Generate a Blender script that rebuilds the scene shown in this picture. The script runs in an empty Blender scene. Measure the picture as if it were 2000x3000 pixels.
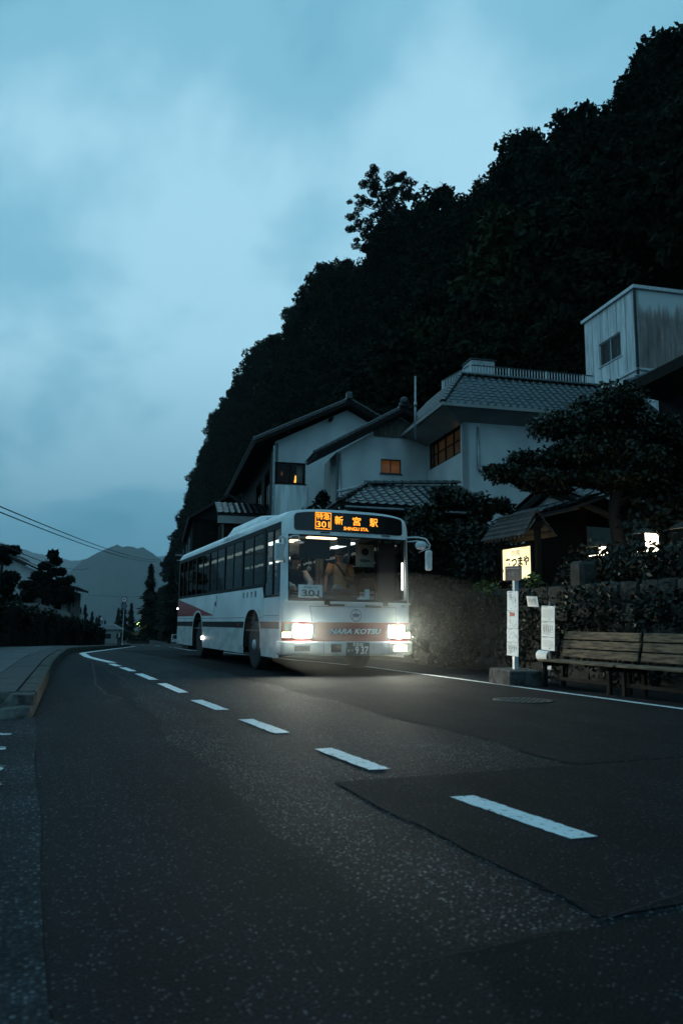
import bpy, bmesh, math, random
import numpy as np
from mathutils import Matrix, Vector, noise as mnoise

# ------------------------------------------------------------------ camera, sky, sun, exposure
scene = bpy.context.scene
COL = scene.collection
R = math.radians
YAW, PITCH, ROLL = R(22.0), math.atan(330 / 2250), R(0.6)
def cam_matrix(loc):
    f0 = Vector((math.sin(YAW), math.cos(YAW), 0)); r0 = Vector((math.cos(YAW), -math.sin(YAW), 0)); u0 = Vector((0, 0, 1))
    f = f0 * math.cos(PITCH) + u0 * math.sin(PITCH); u = u0 * math.cos(PITCH) - f0 * math.sin(PITCH)
    r = r0 * math.cos(ROLL) + u * math.sin(ROLL); u = u * math.cos(ROLL) - r0 * math.sin(ROLL)
    m = Matrix((r, u, -f)).transposed().to_4x4(); m.translation = loc
    return m
cd = bpy.data.cameras.new('camera'); cam = bpy.data.objects.new('camera', cd); COL.objects.link(cam)
cam.matrix_world = cam_matrix(Vector((0, 0, 0.9)))
cd.sensor_fit = 'HORIZONTAL'; cd.sensor_width = 24.0; cd.lens = 27.0
cd.clip_start = 0.05; cd.clip_end = 40000
cd.dof.use_dof = True; cd.dof.focus_distance = 14.0; cd.dof.aperture_fstop = 3.2
scene.camera = cam

SKY_LOC = (8.2, 0.3, 0)
SUN_EL, SUN_ROT = R(4.0), R(-75.0)
w = bpy.data.worlds.new('World'); scene.world = w; w.use_nodes = True
def build_world():
    nt = w.node_tree; N = nt.nodes; L = nt.links; N.clear()
    out = N.new('ShaderNodeOutputWorld'); bg = N.new('ShaderNodeBackground'); bg.inputs['Strength'].default_value = 1.0
    sky = N.new('ShaderNodeTexSky'); sky.sky_type = 'NISHITA'; sky.sun_disc = False
    sky.sun_elevation = SUN_EL; sky.sun_rotation = SUN_ROT; sky.air_density = 1.6; sky.dust_density = 1.0; sky.ozone_density = 4.0
    tc = N.new('ShaderNodeTexCoord'); sep = N.new('ShaderNodeSeparateXYZ'); L.new(tc.outputs['Generated'], sep.inputs[0])
    def math_(op, a, b=None):
        n = N.new('ShaderNodeMath'); n.operation = op
        for i, v in enumerate((a, b)):
            if v is None: continue
            if isinstance(v, (int, float)): n.inputs[i].default_value = v
            else: L.new(v, n.inputs[i])
        return n.outputs[0]
    zc = math_('ADD', math_('MAXIMUM', sep.outputs['Z'], 0.0), 0.36)      # cloud deck seen from below
    u = math_('DIVIDE', sep.outputs['X'], zc); v = math_('DIVIDE', sep.outputs['Y'], zc)
    cmb = N.new('ShaderNodeCombineXYZ'); L.new(u, cmb.inputs[0]); L.new(v, cmb.inputs[1])
    mp = N.new('ShaderNodeMapping'); L.new(cmb.outputs[0], mp.inputs[0])
    mp.inputs['Rotation'].default_value = (0, 0, R(28)); mp.inputs['Scale'].default_value = (1.0, 0.7, 1); mp.inputs['Location'].default_value = SKY_LOC
    def noise(scale, detail, rough, dist):
        n = N.new('ShaderNodeTexNoise'); n.inputs['Scale'].default_value = scale; n.inputs['Detail'].default_value = detail
        n.inputs['Roughness'].default_value = rough; n.inputs['Distortion'].default_value = dist; L.new(mp.outputs[0], n.inputs['Vector'])
        return n.outputs['Fac']
    n1 = noise(1.15, 4, 0.42, 0.15); n2 = noise(3.2, 5, 0.5, 0.25)
    f = math_('ADD', math_('MULTIPLY', n1, 0.58), math_('MULTIPLY', n2, 0.42))
    cr = N.new('ShaderNodeValToRGB'); L.new(f, cr.inputs[0]); e = cr.color_ramp; e.interpolation = 'EASE'
    e.elements[0].position = 0.42; e.elements[0].color = (0.135, 0.415, 0.600, 1)
    e.elements[1].position = 0.60; e.elements[1].color = (0.435, 0.790, 0.985, 1)
    m = e.elements.new(0.50); m.color = (0.245, 0.575, 0.765, 1)
    # cloud thins to darker blue air low down
    hr = N.new('ShaderNodeMapRange'); L.new(sep.outputs['Z'], hr.inputs[0]); hr.inputs[1].default_value = 0.0; hr.inputs[2].default_value = 0.34
    hr.inputs[3].default_value = 0.0; hr.inputs[4].default_value = 1.0
    low = N.new('ShaderNodeMix'); low.data_type = 'RGBA'; L.new(hr.outputs[0], low.inputs['Factor'])
    low.inputs['A'].default_value = (0.090, 0.305, 0.455, 1); L.new(cr.outputs[0], low.inputs['B'])
    sk = N.new('ShaderNodeMix'); sk.data_type = 'RGBA'; sk.blend_type = 'MULTIPLY'; sk.inputs['Factor'].default_value = 1.0
    L.new(sky.outputs[0], sk.inputs['A']); sk.inputs['B'].default_value = (0.1, 0.1, 0.1, 1)
    mix = N.new('ShaderNodeMix'); mix.data_type = 'RGBA'; mix.inputs['Factor'].default_value = 0.94
    L.new(sk.outputs['Result'], mix.inputs['A']); L.new(low.outputs['Result'], mix.inputs['B'])
    L.new(mix.outputs['Result'], bg.inputs['Color']); L.new(bg.outputs[0], out.inputs['Surface'])
build_world()
sd = bpy.data.lights.new('sun', 'SUN'); sun = bpy.data.objects.new('sun', sd); COL.objects.link(sun)
sd.energy = 0.03; sd.angle = R(40); sd.color = (0.75, 0.88, 1.0)
sun.rotation_euler = (R(48), 0, R(-60)); sun.location = (-40, -20, 60)
vs = scene.view_settings; vs.view_transform = 'Standard'; vs.look = 'None'; vs.exposure = 0.0; vs.gamma = 1.0; vs.use_curve_mapping = False
cy = scene.cycles
cy.use_denoising = True; cy.max_bounces = 6; cy.diffuse_bounces = 3; cy.glossy_bounces = 3; cy.transmission_bounces = 6
cy.transparent_max_bounces = 10; cy.volume_bounces = 0; cy.caustics_reflective = False; cy.caustics_refractive = False
cy.sample_clamp_indirect = 20.0

# ------------------------------------------------------------------ frames and ground profile
A9 = R(9.0); VB = Vector((math.cos(A9), -math.sin(A9), 0)); UB = Vector((math.sin(A9), math.cos(A9), 0))
def WB(p, s, z=0.0): return VB * p + UB * s + Vector((0, 0, z))          # frame of the houses, turned 9 degrees with the bend
def gz(y): return float(np.interp(y, [-1e4, 18, 26, 85, 320, 450, 1e5], [0, 0, -.08, -1.6, -6.8, -8, -8]))

# ------------------------------------------------------------------ materials
MATS = {}
def nodes_of(name):
    m = bpy.data.materials.new(name); m.use_nodes = True; MATS[name] = m
    nt = m.node_tree; b = nt.nodes['Principled BSDF']
    return m, nt, nt.nodes, nt.links, b
def mat(name, col, rough=0.6, var=0.15, scale=6.0, bump=0.0, bscale=None, metal=0.0, spec=0.5, detail=4, stretch=None, col2=None, contrast=(0.35, 0.65)):
    m, nt, N, L, b = nodes_of(name)
    b.inputs['Roughness'].default_value = rough; b.inputs['Metallic'].default_value = metal; b.inputs['Specular IOR Level'].default_value = spec
    tc = N.new('ShaderNodeTexCoord'); mp = N.new('ShaderNodeMapping'); L.new(tc.outputs['Object'], mp.inputs[0])
    if stretch: mp.inputs['Scale'].default_value = stretch
    n = N.new('ShaderNodeTexNoise'); n.inputs['Scale'].default_value = scale; n.inputs['Detail'].default_value = detail; L.new(mp.outputs[0], n.inputs['Vector'])
    cr = N.new('ShaderNodeValToRGB'); L.new(n.outputs['Fac'], cr.inputs[0])
    c2 = col2 or tuple(c * (1 - var) for c in col); c1 = col if col2 else tuple(min(1, c * (1 + var)) for c in col)
    cr.color_ramp.elements[0].position = contrast[0]; cr.color_ramp.elements[0].color = (*c2, 1)
    cr.color_ramp.elements[1].position = contrast[1]; cr.color_ramp.elements[1].color = (*c1, 1)
    L.new(cr.outputs[0], b.inputs['Base Color'])
    if bump:
        n2 = N.new('ShaderNodeTexNoise'); n2.inputs['Scale'].default_value = bscale or scale * 4; n2.inputs['Detail'].default_value = 6; L.new(mp.outputs[0], n2.inputs['Vector'])
        bp = N.new('ShaderNodeBump'); bp.inputs['Strength'].default_value = bump; bp.inputs['Distance'].default_value = 0.02
        L.new(n2.outputs['Fac'], bp.inputs['Height']); L.new(bp.outputs[0], b.inputs['Normal'])
    return m
def emit(name, col, strength, var=0.0, scale=4.0):
    m, nt, N, L, b = nodes_of(name)
    b.inputs['Base Color'].default_value = (*[c * .5 for c in col], 1); b.inputs['Emission Color'].default_value = (*col, 1); b.inputs['Emission Strength'].default_value = strength
    if var:
        n = N.new('ShaderNodeTexNoise'); n.inputs['Scale'].default_value = scale; tc = N.new('ShaderNodeTexCoord'); L.new(tc.outputs['Object'], n.inputs['Vector'])
        mr = N.new('ShaderNodeMapRange'); L.new(n.outputs['Fac'], mr.inputs[0]); mr.inputs[1].default_value = .3; mr.inputs[2].default_value = .7
        mr.inputs[3].default_value = strength * (1 - var); mr.inputs[4].default_value = strength; L.new(mr.outputs[0], b.inputs['Emission Strength'])
    return m
def glass(name, tint, refl=1.0, rough=0.02):
    m, nt, N, L, b = nodes_of(name); N.remove(b)
    t = N.new('ShaderNodeBsdfTransparent'); t.inputs[0].default_value = (*tint, 1)
    gl = N.new('ShaderNodeBsdfGlossy'); gl.inputs['Roughness'].default_value = rough; gl.inputs['Color'].default_value = (refl, refl, refl, 1)
    fr = N.new('ShaderNodeFresnel'); fr.inputs['IOR'].default_value = 1.45
    ge = N.new('ShaderNodeNewGeometry'); iv = N.new('ShaderNodeMath'); iv.operation = 'SUBTRACT'; iv.inputs[0].default_value = 1.0; L.new(ge.outputs['Backfacing'], iv.inputs[1])
    mu = N.new('ShaderNodeMath'); mu.operation = 'MULTIPLY'; L.new(fr.outputs[0], mu.inputs[0]); L.new(iv.outputs[0], mu.inputs[1])      # no total reflection at the thin pane's back face
    mx = N.new('ShaderNodeMixShader'); L.new(mu.outputs[0], mx.inputs[0]); L.new(t.outputs[0], mx.inputs[1]); L.new(gl.outputs[0], mx.inputs[2])
    L.new(mx.outputs[0], N['Material Output'].inputs['Surface'])
    return m
def asphalt(name, base, stone_lo, stone_hi, density, rough, bump, vscale=85.0, stain=0.35):
    m, nt, N, L, b = nodes_of(name)
    tc = N.new('ShaderNodeTexCoord')
    vo = N.new('ShaderNodeTexVoronoi'); vo.inputs['Scale'].default_value = vscale; vo.inputs['Randomness'].default_value = 1.0; L.new(tc.outputs['Object'], vo.inputs['Vector'])
    sp = N.new('ShaderNodeSeparateColor'); L.new(vo.outputs['Color'], sp.inputs[0])
    cr = N.new('ShaderNodeValToRGB'); L.new(sp.outputs[0], cr.inputs[0]); e = cr.color_ramp
    e.elements[0].position = 1 - density; e.elements[0].color = (*base, 1); e.elements[1].position = 1.0; e.elements[1].color = (*stone_hi, 1)
    k = e.elements.new(1 - density * .35); k.color = (*stone_lo, 1)
    cr2 = N.new('ShaderNodeValToRGB'); L.new(vo.outputs['Distance'], cr2.inputs[0]); cr2.color_ramp.elements[0].position = .25; cr2.color_ramp.elements[1].position = .62
    mx = N.new('ShaderNodeMix'); mx.data_type = 'RGBA'; L.new(cr2.outputs[0], mx.inputs['Factor']); L.new(cr.outputs[0], mx.inputs['A']); mx.inputs['B'].default_value = (*[c * .5 for c in base], 1)
    n1 = N.new('ShaderNodeTexNoise'); n1.inputs['Scale'].default_value = 0.9; n1.inputs['Detail'].default_value = 6; n1.inputs['Roughness'].default_value = .6; L.new(tc.outputs['Object'], n1.inputs['Vector'])
    mr = N.new('ShaderNodeMapRange'); L.new(n1.outputs['Fac'], mr.inputs[0]); mr.inputs[1].default_value = .3; mr.inputs[2].default_value = .7; mr.inputs[3].default_value = 1 - stain; mr.inputs[4].default_value = 1 + stain
    mp = N.new('ShaderNodeMapping'); mp.inputs['Scale'].default_value = (1.5, .10, 1); L.new(tc.outputs['Object'], mp.inputs[0])      # wear along the wheel tracks
    n3 = N.new('ShaderNodeTexNoise'); n3.inputs['Scale'].default_value = 1.6; n3.inputs['Detail'].default_value = 5; L.new(mp.outputs[0], n3.inputs['Vector'])
    mr3 = N.new('ShaderNodeMapRange'); L.new(n3.outputs['Fac'], mr3.inputs[0]); mr3.inputs[1].default_value = .32; mr3.inputs[2].default_value = .68; mr3.inputs[3].default_value = .68; mr3.inputs[4].default_value = 1.35
    pr_ = N.new('ShaderNodeMath'); pr_.operation = 'MULTIPLY'; L.new(mr.outputs[0], pr_.inputs[0]); L.new(mr3.outputs[0], pr_.inputs[1])
    ml = N.new('ShaderNodeVectorMath'); ml.operation = 'SCALE'; L.new(mx.outputs['Result'], ml.inputs[0]); L.new(pr_.outputs[0], ml.inputs['Scale'])
    L.new(ml.outputs[0], b.inputs['Base Color'])
    b.inputs['Roughness'].default_value = min(.9, rough + .15); b.inputs['Specular IOR Level'].default_value = 0.12
    n2 = N.new('ShaderNodeTexNoise'); n2.inputs['Scale'].default_value = 260; n2.inputs['Detail'].default_value = 3; L.new(tc.outputs['Object'], n2.inputs['Vector'])
    ad = N.new('ShaderNodeMath'); ad.operation = 'MULTIPLY_ADD'; L.new(vo.outputs['Distance'], ad.inputs[0]); ad.inputs[1].default_value = -1.0; L.new(n2.outputs['Fac'], ad.inputs[2])
    bp = N.new('ShaderNodeBump'); bp.inputs['Strength'].default_value = bump; bp.inputs['Distance'].default_value = 0.006; L.new(ad.outputs[0], bp.inputs['Height']); L.new(bp.outputs[0], b.inputs['Normal'])
    return m
asphalt('asphalt_old', (.0095, .0120, .0140), (.044, .051, .057), (.26, .275, .29), .6, .60, 1.0, 88)
asphalt('asphalt_new', (.0115, .0138, .0152), (.020, .0235, .025), (.12, .127, .132), .28, .72, .9, 105)
asphalt('asphalt_worn', (.0125, .0160, .0190), (.023, .029, .034), (.15, .165, .18), .30, .66, .9, 100)
asphalt('gutter_concrete', (.030, .036, .042), (.06, .07, .078), (.18, .19, .2), .5, .75, .8, 70, .5)
mat('ground_soil', (.009, .010, .007), .95, .4, 2.0, .5)
def paint(name):
    m, nt, N, L, b = nodes_of(name); tc = N.new('ShaderNodeTexCoord')
    n = N.new('ShaderNodeTexNoise'); n.inputs['Scale'].default_value = 22; n.inputs['Detail'].default_value = 8; n.inputs['Roughness'].default_value = .75; L.new(tc.outputs['Object'], n.inputs['Vector'])
    cr = N.new('ShaderNodeValToRGB'); L.new(n.outputs['Fac'], cr.inputs[0]); e = cr.color_ramp
    e.elements[0].position = .36; e.elements[0].color = (.05, .055, .06, 1); e.elements[1].position = .44; e.elements[1].color = (.66, .68, .68, 1)
    k = e.elements.new(.7); k.color = (.80, .82, .82, 1)
    L.new(cr.outputs[0], b.inputs['Base Color']); b.inputs['Roughness'].default_value = .6
    bp = N.new('ShaderNodeBump'); bp.inputs['Strength'].default_value = .5; bp.inputs['Distance'].default_value = .004
    n2 = N.new('ShaderNodeTexNoise'); n2.inputs['Scale'].default_value = 110; L.new(tc.outputs['Object'], n2.inputs['Vector']); L.new(n2.outputs['Fac'], bp.inputs['Height']); L.new(bp.outputs[0], b.inputs['Normal'])
paint('road_paint')
mat('paint_worn', (.55, .58, .6), .7, .3, 14, .5, 60, col2=(.05, .055, .06), contrast=(.45, .55))
mat('crack_tar_and_shade', (.006, .006, .007), .9, .3, 20)
mat('slab_concrete', (.075, .08, .082), .8, .3, 5, .4, 90, detail=8)
mat('slab_dark', (.035, .038, .04), .8, .25, 9, .4, 90, detail=8)
mat('kerb_concrete', (.06, .062, .055), .85, .5, 5, .8, 40, detail=9, col2=(.010, .014, .004))
mat('broken_concrete', (.08, .08, .075), .9, .5, 8, 1.0, 26, detail=9, col2=(.016, .017, .015))
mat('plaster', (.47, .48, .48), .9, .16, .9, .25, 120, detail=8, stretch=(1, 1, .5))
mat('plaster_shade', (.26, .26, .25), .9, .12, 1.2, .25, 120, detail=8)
mat('wood_dark', (.011, .0085, .007), .75, .4, 5, .4, 40, stretch=(6, 6, .6), spec=.12)
mat('wood_bench', (.30, .19, .105), .8, .5, 5, .8, 50, detail=10, stretch=(7, .8, 7), col2=(.05, .036, .024))
mat('wood_bleach', (.16, .14, .12), .85, .4, 6, .6, 50, detail=9, stretch=(6, 6, .6), col2=(.05, .042, .034))
mat('roof_tile', (.010, .011, .012), .30, .5, 3.0, .12, 40, spec=.5)
mat('roof_under', (.012, .012, .013), .8)
mat('shingle', (.05, .042, .038), .8, .35, 6, .4, 40)
mat('metal_dark', (.03, .032, .035), .5, .2, 8, metal=.3)
mat('metal_grey', (.30, .31, .32), .45, .2, 8, metal=.5)
mat('metal_pale', (.55, .57, .58), .5, .15, 8, metal=.2)
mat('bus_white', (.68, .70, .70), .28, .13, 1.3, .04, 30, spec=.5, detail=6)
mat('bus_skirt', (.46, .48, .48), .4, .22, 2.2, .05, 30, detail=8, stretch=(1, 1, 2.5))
mat('bus_bumper', (.42, .44, .44), .45, .15, 4, .05, 30)
mat('bus_red', (.28, .022, .018), .3, .12, 3, .03)
mat('bus_black', (.007, .007, .0075), .55, .2, 5, spec=.2)
mat('rubber_seal', (.006, .006, .006), .6, .2, 5, spec=.2)
mat('underbody', (.012, .012, .012), .9)
mat('tyre', (.018, .018, .018), .85, .25, 12, .3, 60)
mat('rim_metal', (.50, .52, .53), .42, .3, 7, .15, 30, metal=.35)
mat('hub_dark', (.08, .08, .08), .5, .3, 9, metal=.6)
mat('interior_wall', (.17, .16, .14), .7, .1, 3)
mat('interior_floor', (.10, .09, .08), .7, .2, 6)
mat('seat_fabric', (.035, .055, .09), .9, .3, 14)
mat('dash_plastic', (.025, .025, .026), .6, .2, 10, .2, 90)
mat('curtain', (.45, .42, .36), .9, .15, 8)
mat('curtain_red', (.12, .02, .012), .8, .15, 8)
mat('card_white', (.72, .75, .75), .7, .04, 5)
mat('ink', (.015, .018, .02), .7, .1, 5)
mat('ink_grey', (.16, .17, .18), .7, .1, 5)
mat('ink_blue', (.06, .09, .12), .7, .1, 5)
mat('ink_red', (.40, .07, .04), .7, .1, 5)
mat('plate_green', (.02, .05, .042), .5, .15, 8)
mat('letter_white', (.75, .76, .76), .5, .05, 5)
mat('amber_lens', (.7, .25, .03), .3, .1, 5)
mat('red_lens', (.4, .02, .02), .3, .1, 5)
mat('mirror_shell', (.55, .57, .58), .35, .08, 5)
glass('glass_clear', (.84, .88, .88), .55)
glass('glass_tint', (.24, .27, .27), .30)
glass('glass_house', (.75, .77, .76), .35)
mat('dest_black', (.006, .006, .006), .25, .1, 5)
emit('led_amber', (1.0, .31, .022), 2.3)
emit('headlamp', (1.0, 1.0, .84), 330.0)
emit('position_lamp', (1.0, .70, .30), 22.0)
emit('fog_lamp', (1.0, .78, .44), 18.0)
emit('tail_red', (1.0, .08, .06), 9.0)
emit('tube_light', (.93, 1.0, .92), 2.2)
emit('cab_warm_glow', (1.0, .66, .36), 4.5)
emit('small_white', (1.0, .98, .9), 9.0)
emit('sign_glow', (1.0, .84, .46), 1.9, .5, 2.2)
emit('garden_lamp', (1.0, .9, .62), 9.0)
emit('window_amber', (1.0, .33, .09), .13, .45, 3.5)
emit('window_dim', (1.0, .48, .19), .045, .9, 1.3)
emit('window_lamp', (1.0, .72, .42), 8.0)
emit('lamp_shade', (1.0, .42, .06), 3.0)
emit('street_green', (.75, 1.0, .25), 30.0)
emit('street_white', (.95, 1.0, .92), 32.0)
mat('skin', (.42, .24, .16), .6, .08, 8)
mat('shirt_tan', (.42, .27, .15), .85, .15, 9, .2, 60)
mat('trousers_dark', (.03, .03, .035), .85, .2, 9)
mat('shirt_white', (.6, .6, .6), .85, .06, 9)
mat('jacket_dark', (.02, .022, .028), .85, .2, 9)
mat('strap_black', (.01, .01, .011), .7, .2, 9)
mat('hair_dark', (.012, .01, .009), .7, .3, 30)
mat('glove_white', (.65, .62, .55), .8, .05, 9)
mat('stone', (.035, .034, .031), .9, .5, 3.2, .9, 14, detail=9, col2=(.010, .012, .008))
mat('stone_joint', (.006, .007, .005), .95, .3, 6)
mat('bark', (.018, .014, .011), .9, .4, 8, .8, 30, stretch=(3, 3, .7))
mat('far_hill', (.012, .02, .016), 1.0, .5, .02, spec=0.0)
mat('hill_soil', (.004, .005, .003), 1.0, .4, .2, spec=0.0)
mat('van_white', (.5, .55, .56), .35, .06, 5)
mat('banner_cloth', (.40, .42, .42), .9, .12, 4)
def foliage(name, c1, c2, trans=0.2, scale=1.2, rough=.55):
    m, nt, N, L, b = nodes_of(name); tc = N.new('ShaderNodeTexCoord')
    n = N.new('ShaderNodeTexNoise'); n.inputs['Scale'].default_value = scale; n.inputs['Detail'].default_value = 3; L.new(tc.outputs['Object'], n.inputs['Vector'])
    cr = N.new('ShaderNodeValToRGB'); L.new(n.outputs['Fac'], cr.inputs[0]); cr.color_ramp.elements[0].position = .35; cr.color_ramp.elements[1].position = .65
    cr.color_ramp.elements[0].color = (*c1, 1); cr.color_ramp.elements[1].color = (*c2, 1)
    L.new(cr.outputs[0], b.inputs['Base Color']); b.inputs['Roughness'].default_value = rough; b.inputs['Specular IOR Level'].default_value = .12 if rough > .6 else .3
    return m
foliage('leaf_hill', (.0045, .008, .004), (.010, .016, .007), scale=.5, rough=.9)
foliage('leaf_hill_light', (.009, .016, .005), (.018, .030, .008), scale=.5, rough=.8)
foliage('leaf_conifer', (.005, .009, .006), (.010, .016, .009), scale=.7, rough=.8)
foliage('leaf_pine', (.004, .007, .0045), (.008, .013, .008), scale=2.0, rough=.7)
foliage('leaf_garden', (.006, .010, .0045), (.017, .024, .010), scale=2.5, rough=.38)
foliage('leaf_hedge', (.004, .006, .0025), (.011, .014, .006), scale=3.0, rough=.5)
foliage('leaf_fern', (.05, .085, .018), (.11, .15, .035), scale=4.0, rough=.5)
def stained(name):
    m, nt, N, L, b = nodes_of(name); tc = N.new('ShaderNodeTexCoord')
    mp = N.new('ShaderNodeMapping'); mp.inputs['Scale'].default_value = (1.9, 1.9, .24); L.new(tc.outputs['Object'], mp.inputs[0])
    n = N.new('ShaderNodeTexNoise'); n.inputs['Scale'].default_value = 1.5; n.inputs['Detail'].default_value = 12; n.inputs['Roughness'].default_value = .74; L.new(mp.outputs[0], n.inputs['Vector'])
    sep = N.new('ShaderNodeSeparateXYZ'); L.new(tc.outputs['Object'], sep.inputs[0])
    mr = N.new('ShaderNodeMapRange'); L.new(sep.outputs['Z'], mr.inputs[0]); mr.inputs[1].default_value = 3.6; mr.inputs[2].default_value = 2.4; mr.inputs[3].default_value = -.22; mr.inputs[4].default_value = .13
    ad = N.new('ShaderNodeMath'); ad.operation = 'ADD'; L.new(n.outputs['Fac'], ad.inputs[0]); L.new(mr.outputs[0], ad.inputs[1])
    cr = N.new('ShaderNodeValToRGB'); L.new(ad.outputs[0], cr.inputs[0]); e = cr.color_ramp
    e.elements[0].position = .42; e.elements[0].color = (.58, .60, .60, 1); e.elements[1].position = .84; e.elements[1].color = (.10, .075, .068, 1)
    k = e.elements.new(.57); k.color = (.30, .235, .22, 1)
    L.new(cr.outputs[0], b.inputs['Base Color']); b.inputs['Roughness'].default_value = .9
stained('plaster_stain')
mat('plaster_board', (.60, .62, .62), .85, .25, 1.6, .2, 60, detail=8, stretch=(3, 3, .4))

# ------------------------------------------------------------------ helpers
class MB:
    def __init__(s): s.v = []; s.f = []
    def add(s, vs, fs):
        o = len(s.v); s.v += [tuple(v) for v in vs]; s.f += [tuple(i + o for i in f) for f in fs]; return s
    def box(s, x0, x1, y0, y1, z0, z1):
        return s.add([(x0, y0, z0), (x1, y0, z0), (x1, y1, z0), (x0, y1, z0), (x0, y0, z1), (x1, y0, z1), (x1, y1, z1), (x0, y1, z1)],
                     [(0, 3, 2, 1), (4, 5, 6, 7), (0, 1, 5, 4), (1, 2, 6, 5), (2, 3, 7, 6), (3, 0, 4, 7)])
    def cbox(s, x0, x1, y0, y1, z0, z1, c=.01):                          # box with chamfered edges
        c = min(c, (x1 - x0) / 2.01, (y1 - y0) / 2.01, (z1 - z0) / 2.01)
        bm = bmesh.new(); bmesh.ops.create_cube(bm, size=1)
        for v in bm.verts: v.co = Vector(((x0 + x1) / 2 + v.co.x * (x1 - x0), (y0 + y1) / 2 + v.co.y * (y1 - y0), (z0 + z1) / 2 + v.co.z * (z1 - z0)))
        bmesh.ops.bevel(bm, geom=list(bm.edges), offset=c, segments=1, affect='EDGES', profile=.5)
        bm.verts.index_update(); s.add([v.co for v in bm.verts], [[v.index for v in f.verts] for f in bm.faces]); bm.free(); return s
    def tube(s, pts, rad, n=8, caps=True):
        pts = [Vector(p) for p in pts]; k = len(pts); rs = rad if isinstance(rad, (list, tuple)) else [rad] * k
        rings = []; prev = None
        for i, p in enumerate(pts):
            t = (pts[min(i + 1, k - 1)] - pts[max(i - 1, 0)]).normalized()
            a = prev if prev is not None else (Vector((0, 0, 1)) if abs(t.z) < .9 else Vector((1, 0, 0)))
            x = (a - t * a.dot(t)).normalized(); prev = x; y = t.cross(x)
            rings.append([p + (x * math.cos(2 * math.pi * j / n) + y * math.sin(2 * math.pi * j / n)) * rs[i] for j in range(n)])
        vs = [v for r in rings for v in r]; fs = []
        for i in range(k - 1):
            for j in range(n): fs.append((i * n + j, i * n + (j + 1) % n, (i + 1) * n + (j + 1) % n, (i + 1) * n + j))
        if caps: fs.append(tuple(range(n - 1, -1, -1))); fs.append(tuple((k - 1) * n + j for j in range(n)))
        return s.add(vs, fs)
    def lathe(s, prof, axis='z', n=24, c=(0, 0, 0)):                       # prof: (r, h)
        vs = []; fs = []; c = Vector(c)
        for r, h in prof:
            for j in range(n):
                a = 2 * math.pi * j / n; q = (r * math.cos(a), r * math.sin(a), h)
                q = {'z': q, 'x': (h, q[0], q[1]), 'y': (q[0], h, q[1])}[axis]; vs.append(c + Vector(q))
        for i in range(len(prof) - 1):
            for j in range(n): fs.append((i * n + j, i * n + (j + 1) % n, (i + 1) * n + (j + 1) % n, (i + 1) * n + j))
        if prof[0][0] > 1e-6: fs.append(tuple(range(n - 1, -1, -1)))
        if prof[-1][0] > 1e-6: fs.append(tuple((len(prof) - 1) * n + j for j in range(n)))
        return s.add(vs, fs)
    def slab(s, pts, th, d=None):                                         # polygon thickened against its normal (or along d)
        pts = [Vector(p) for p in pts]; nrm = (pts[1] - pts[0]).cross(pts[-1] - pts[0]).normalized(); dv = Vector(d).normalized() * th if d is not None else -nrm * th
        n = len(pts); vs = pts + [p + dv for p in pts]
        fs = [tuple(range(n)), tuple(range(2 * n - 1, n - 1, -1))] + [(i, n + i, n + (i + 1) % n, (i + 1) % n) for i in range(n)]
        return s.add(vs, fs)
    def grid(s, rows, close=False):                                        # rows of equal length points
        n = len(rows[0]); vs = [p for r in rows for p in r]; fs = []
        for i in range(len(rows) - 1):
            for j in range(n - 1): fs.append((i * n + j, i * n + j + 1, (i + 1) * n + j + 1, (i + 1) * n + j))
        return s.add(vs, fs)
    def ball(s, c, r, seg=10, rings=6):
        c = Vector(c); r = (r, r, r) if isinstance(r, (int, float)) else r; vs = []; fs = []
        for i in range(rings + 1):
            th = math.pi * i / rings
            for j in range(seg):
                a = 2 * math.pi * j / seg; vs.append(c + Vector((r[0] * math.sin(th) * math.cos(a), r[1] * math.sin(th) * math.sin(a), r[2] * math.cos(th))))
        for i in range(rings):
            for j in range(seg): fs.append((i * seg + j, (i + 1) * seg + j, (i + 1) * seg + (j + 1) % seg, i * seg + (j + 1) % seg))
        return s.add(vs, fs)
    def mesh(s, name, m, smooth=False):
        me = bpy.data.meshes.new(name); me.from_pydata(s.v, [], s.f); me.materials.append(MATS[m])
        if smooth: me.polygons.foreach_set('use_smooth', [True] * len(me.polygons))
        me.update(); return me
    def build(s, name, m, parent=None, smooth=False, kind=None):
        return put(name, s.mesh(name, m, smooth), parent, kind)
def put(name, me, parent=None, kind=None):
    o = bpy.data.objects.new(name, me); COL.objects.link(o)
    if parent is not None: o.parent = parent
    if kind: o['kind'] = kind
    return o
def npmesh(name, V, F, m):
    V = np.asarray(V, np.float32); F = np.asarray(F, np.int32); me = bpy.data.meshes.new(name); k = F.shape[1]
    me.vertices.add(len(V)); me.vertices.foreach_set('co', V.ravel()); me.loops.add(F.size); me.loops.foreach_set('vertex_index', F.ravel())
    me.polygons.add(len(F)); me.polygons.foreach_set('loop_start', np.arange(0, F.size, k, dtype=np.int32))
    me.materials.append(MATS[m]); me.update(calc_edges=True); me.validate(); return me
def tag(o, label=None, cat=None, group=None, kind=None):
    if label: o['label'] = label
    if cat: o['category'] = cat
    if group: o['group'] = group
    if kind: o['kind'] = kind
    return o
def thing(name, label, cat, loc=(0, 0, 0), rotz=0.0, group=None):
    o = bpy.data.objects.new(name, None); COL.objects.link(o); o.empty_display_size = .2
    o.location = loc; o.rotation_euler = (0, 0, rotz); return tag(o, label, cat, group)
def copy_tree(o, parent=None):
    c = o.copy(); COL.objects.link(c)
    if parent is not None: c.parent = parent
    for ch in list(o.children): copy_tree(ch, c)
    return c
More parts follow.
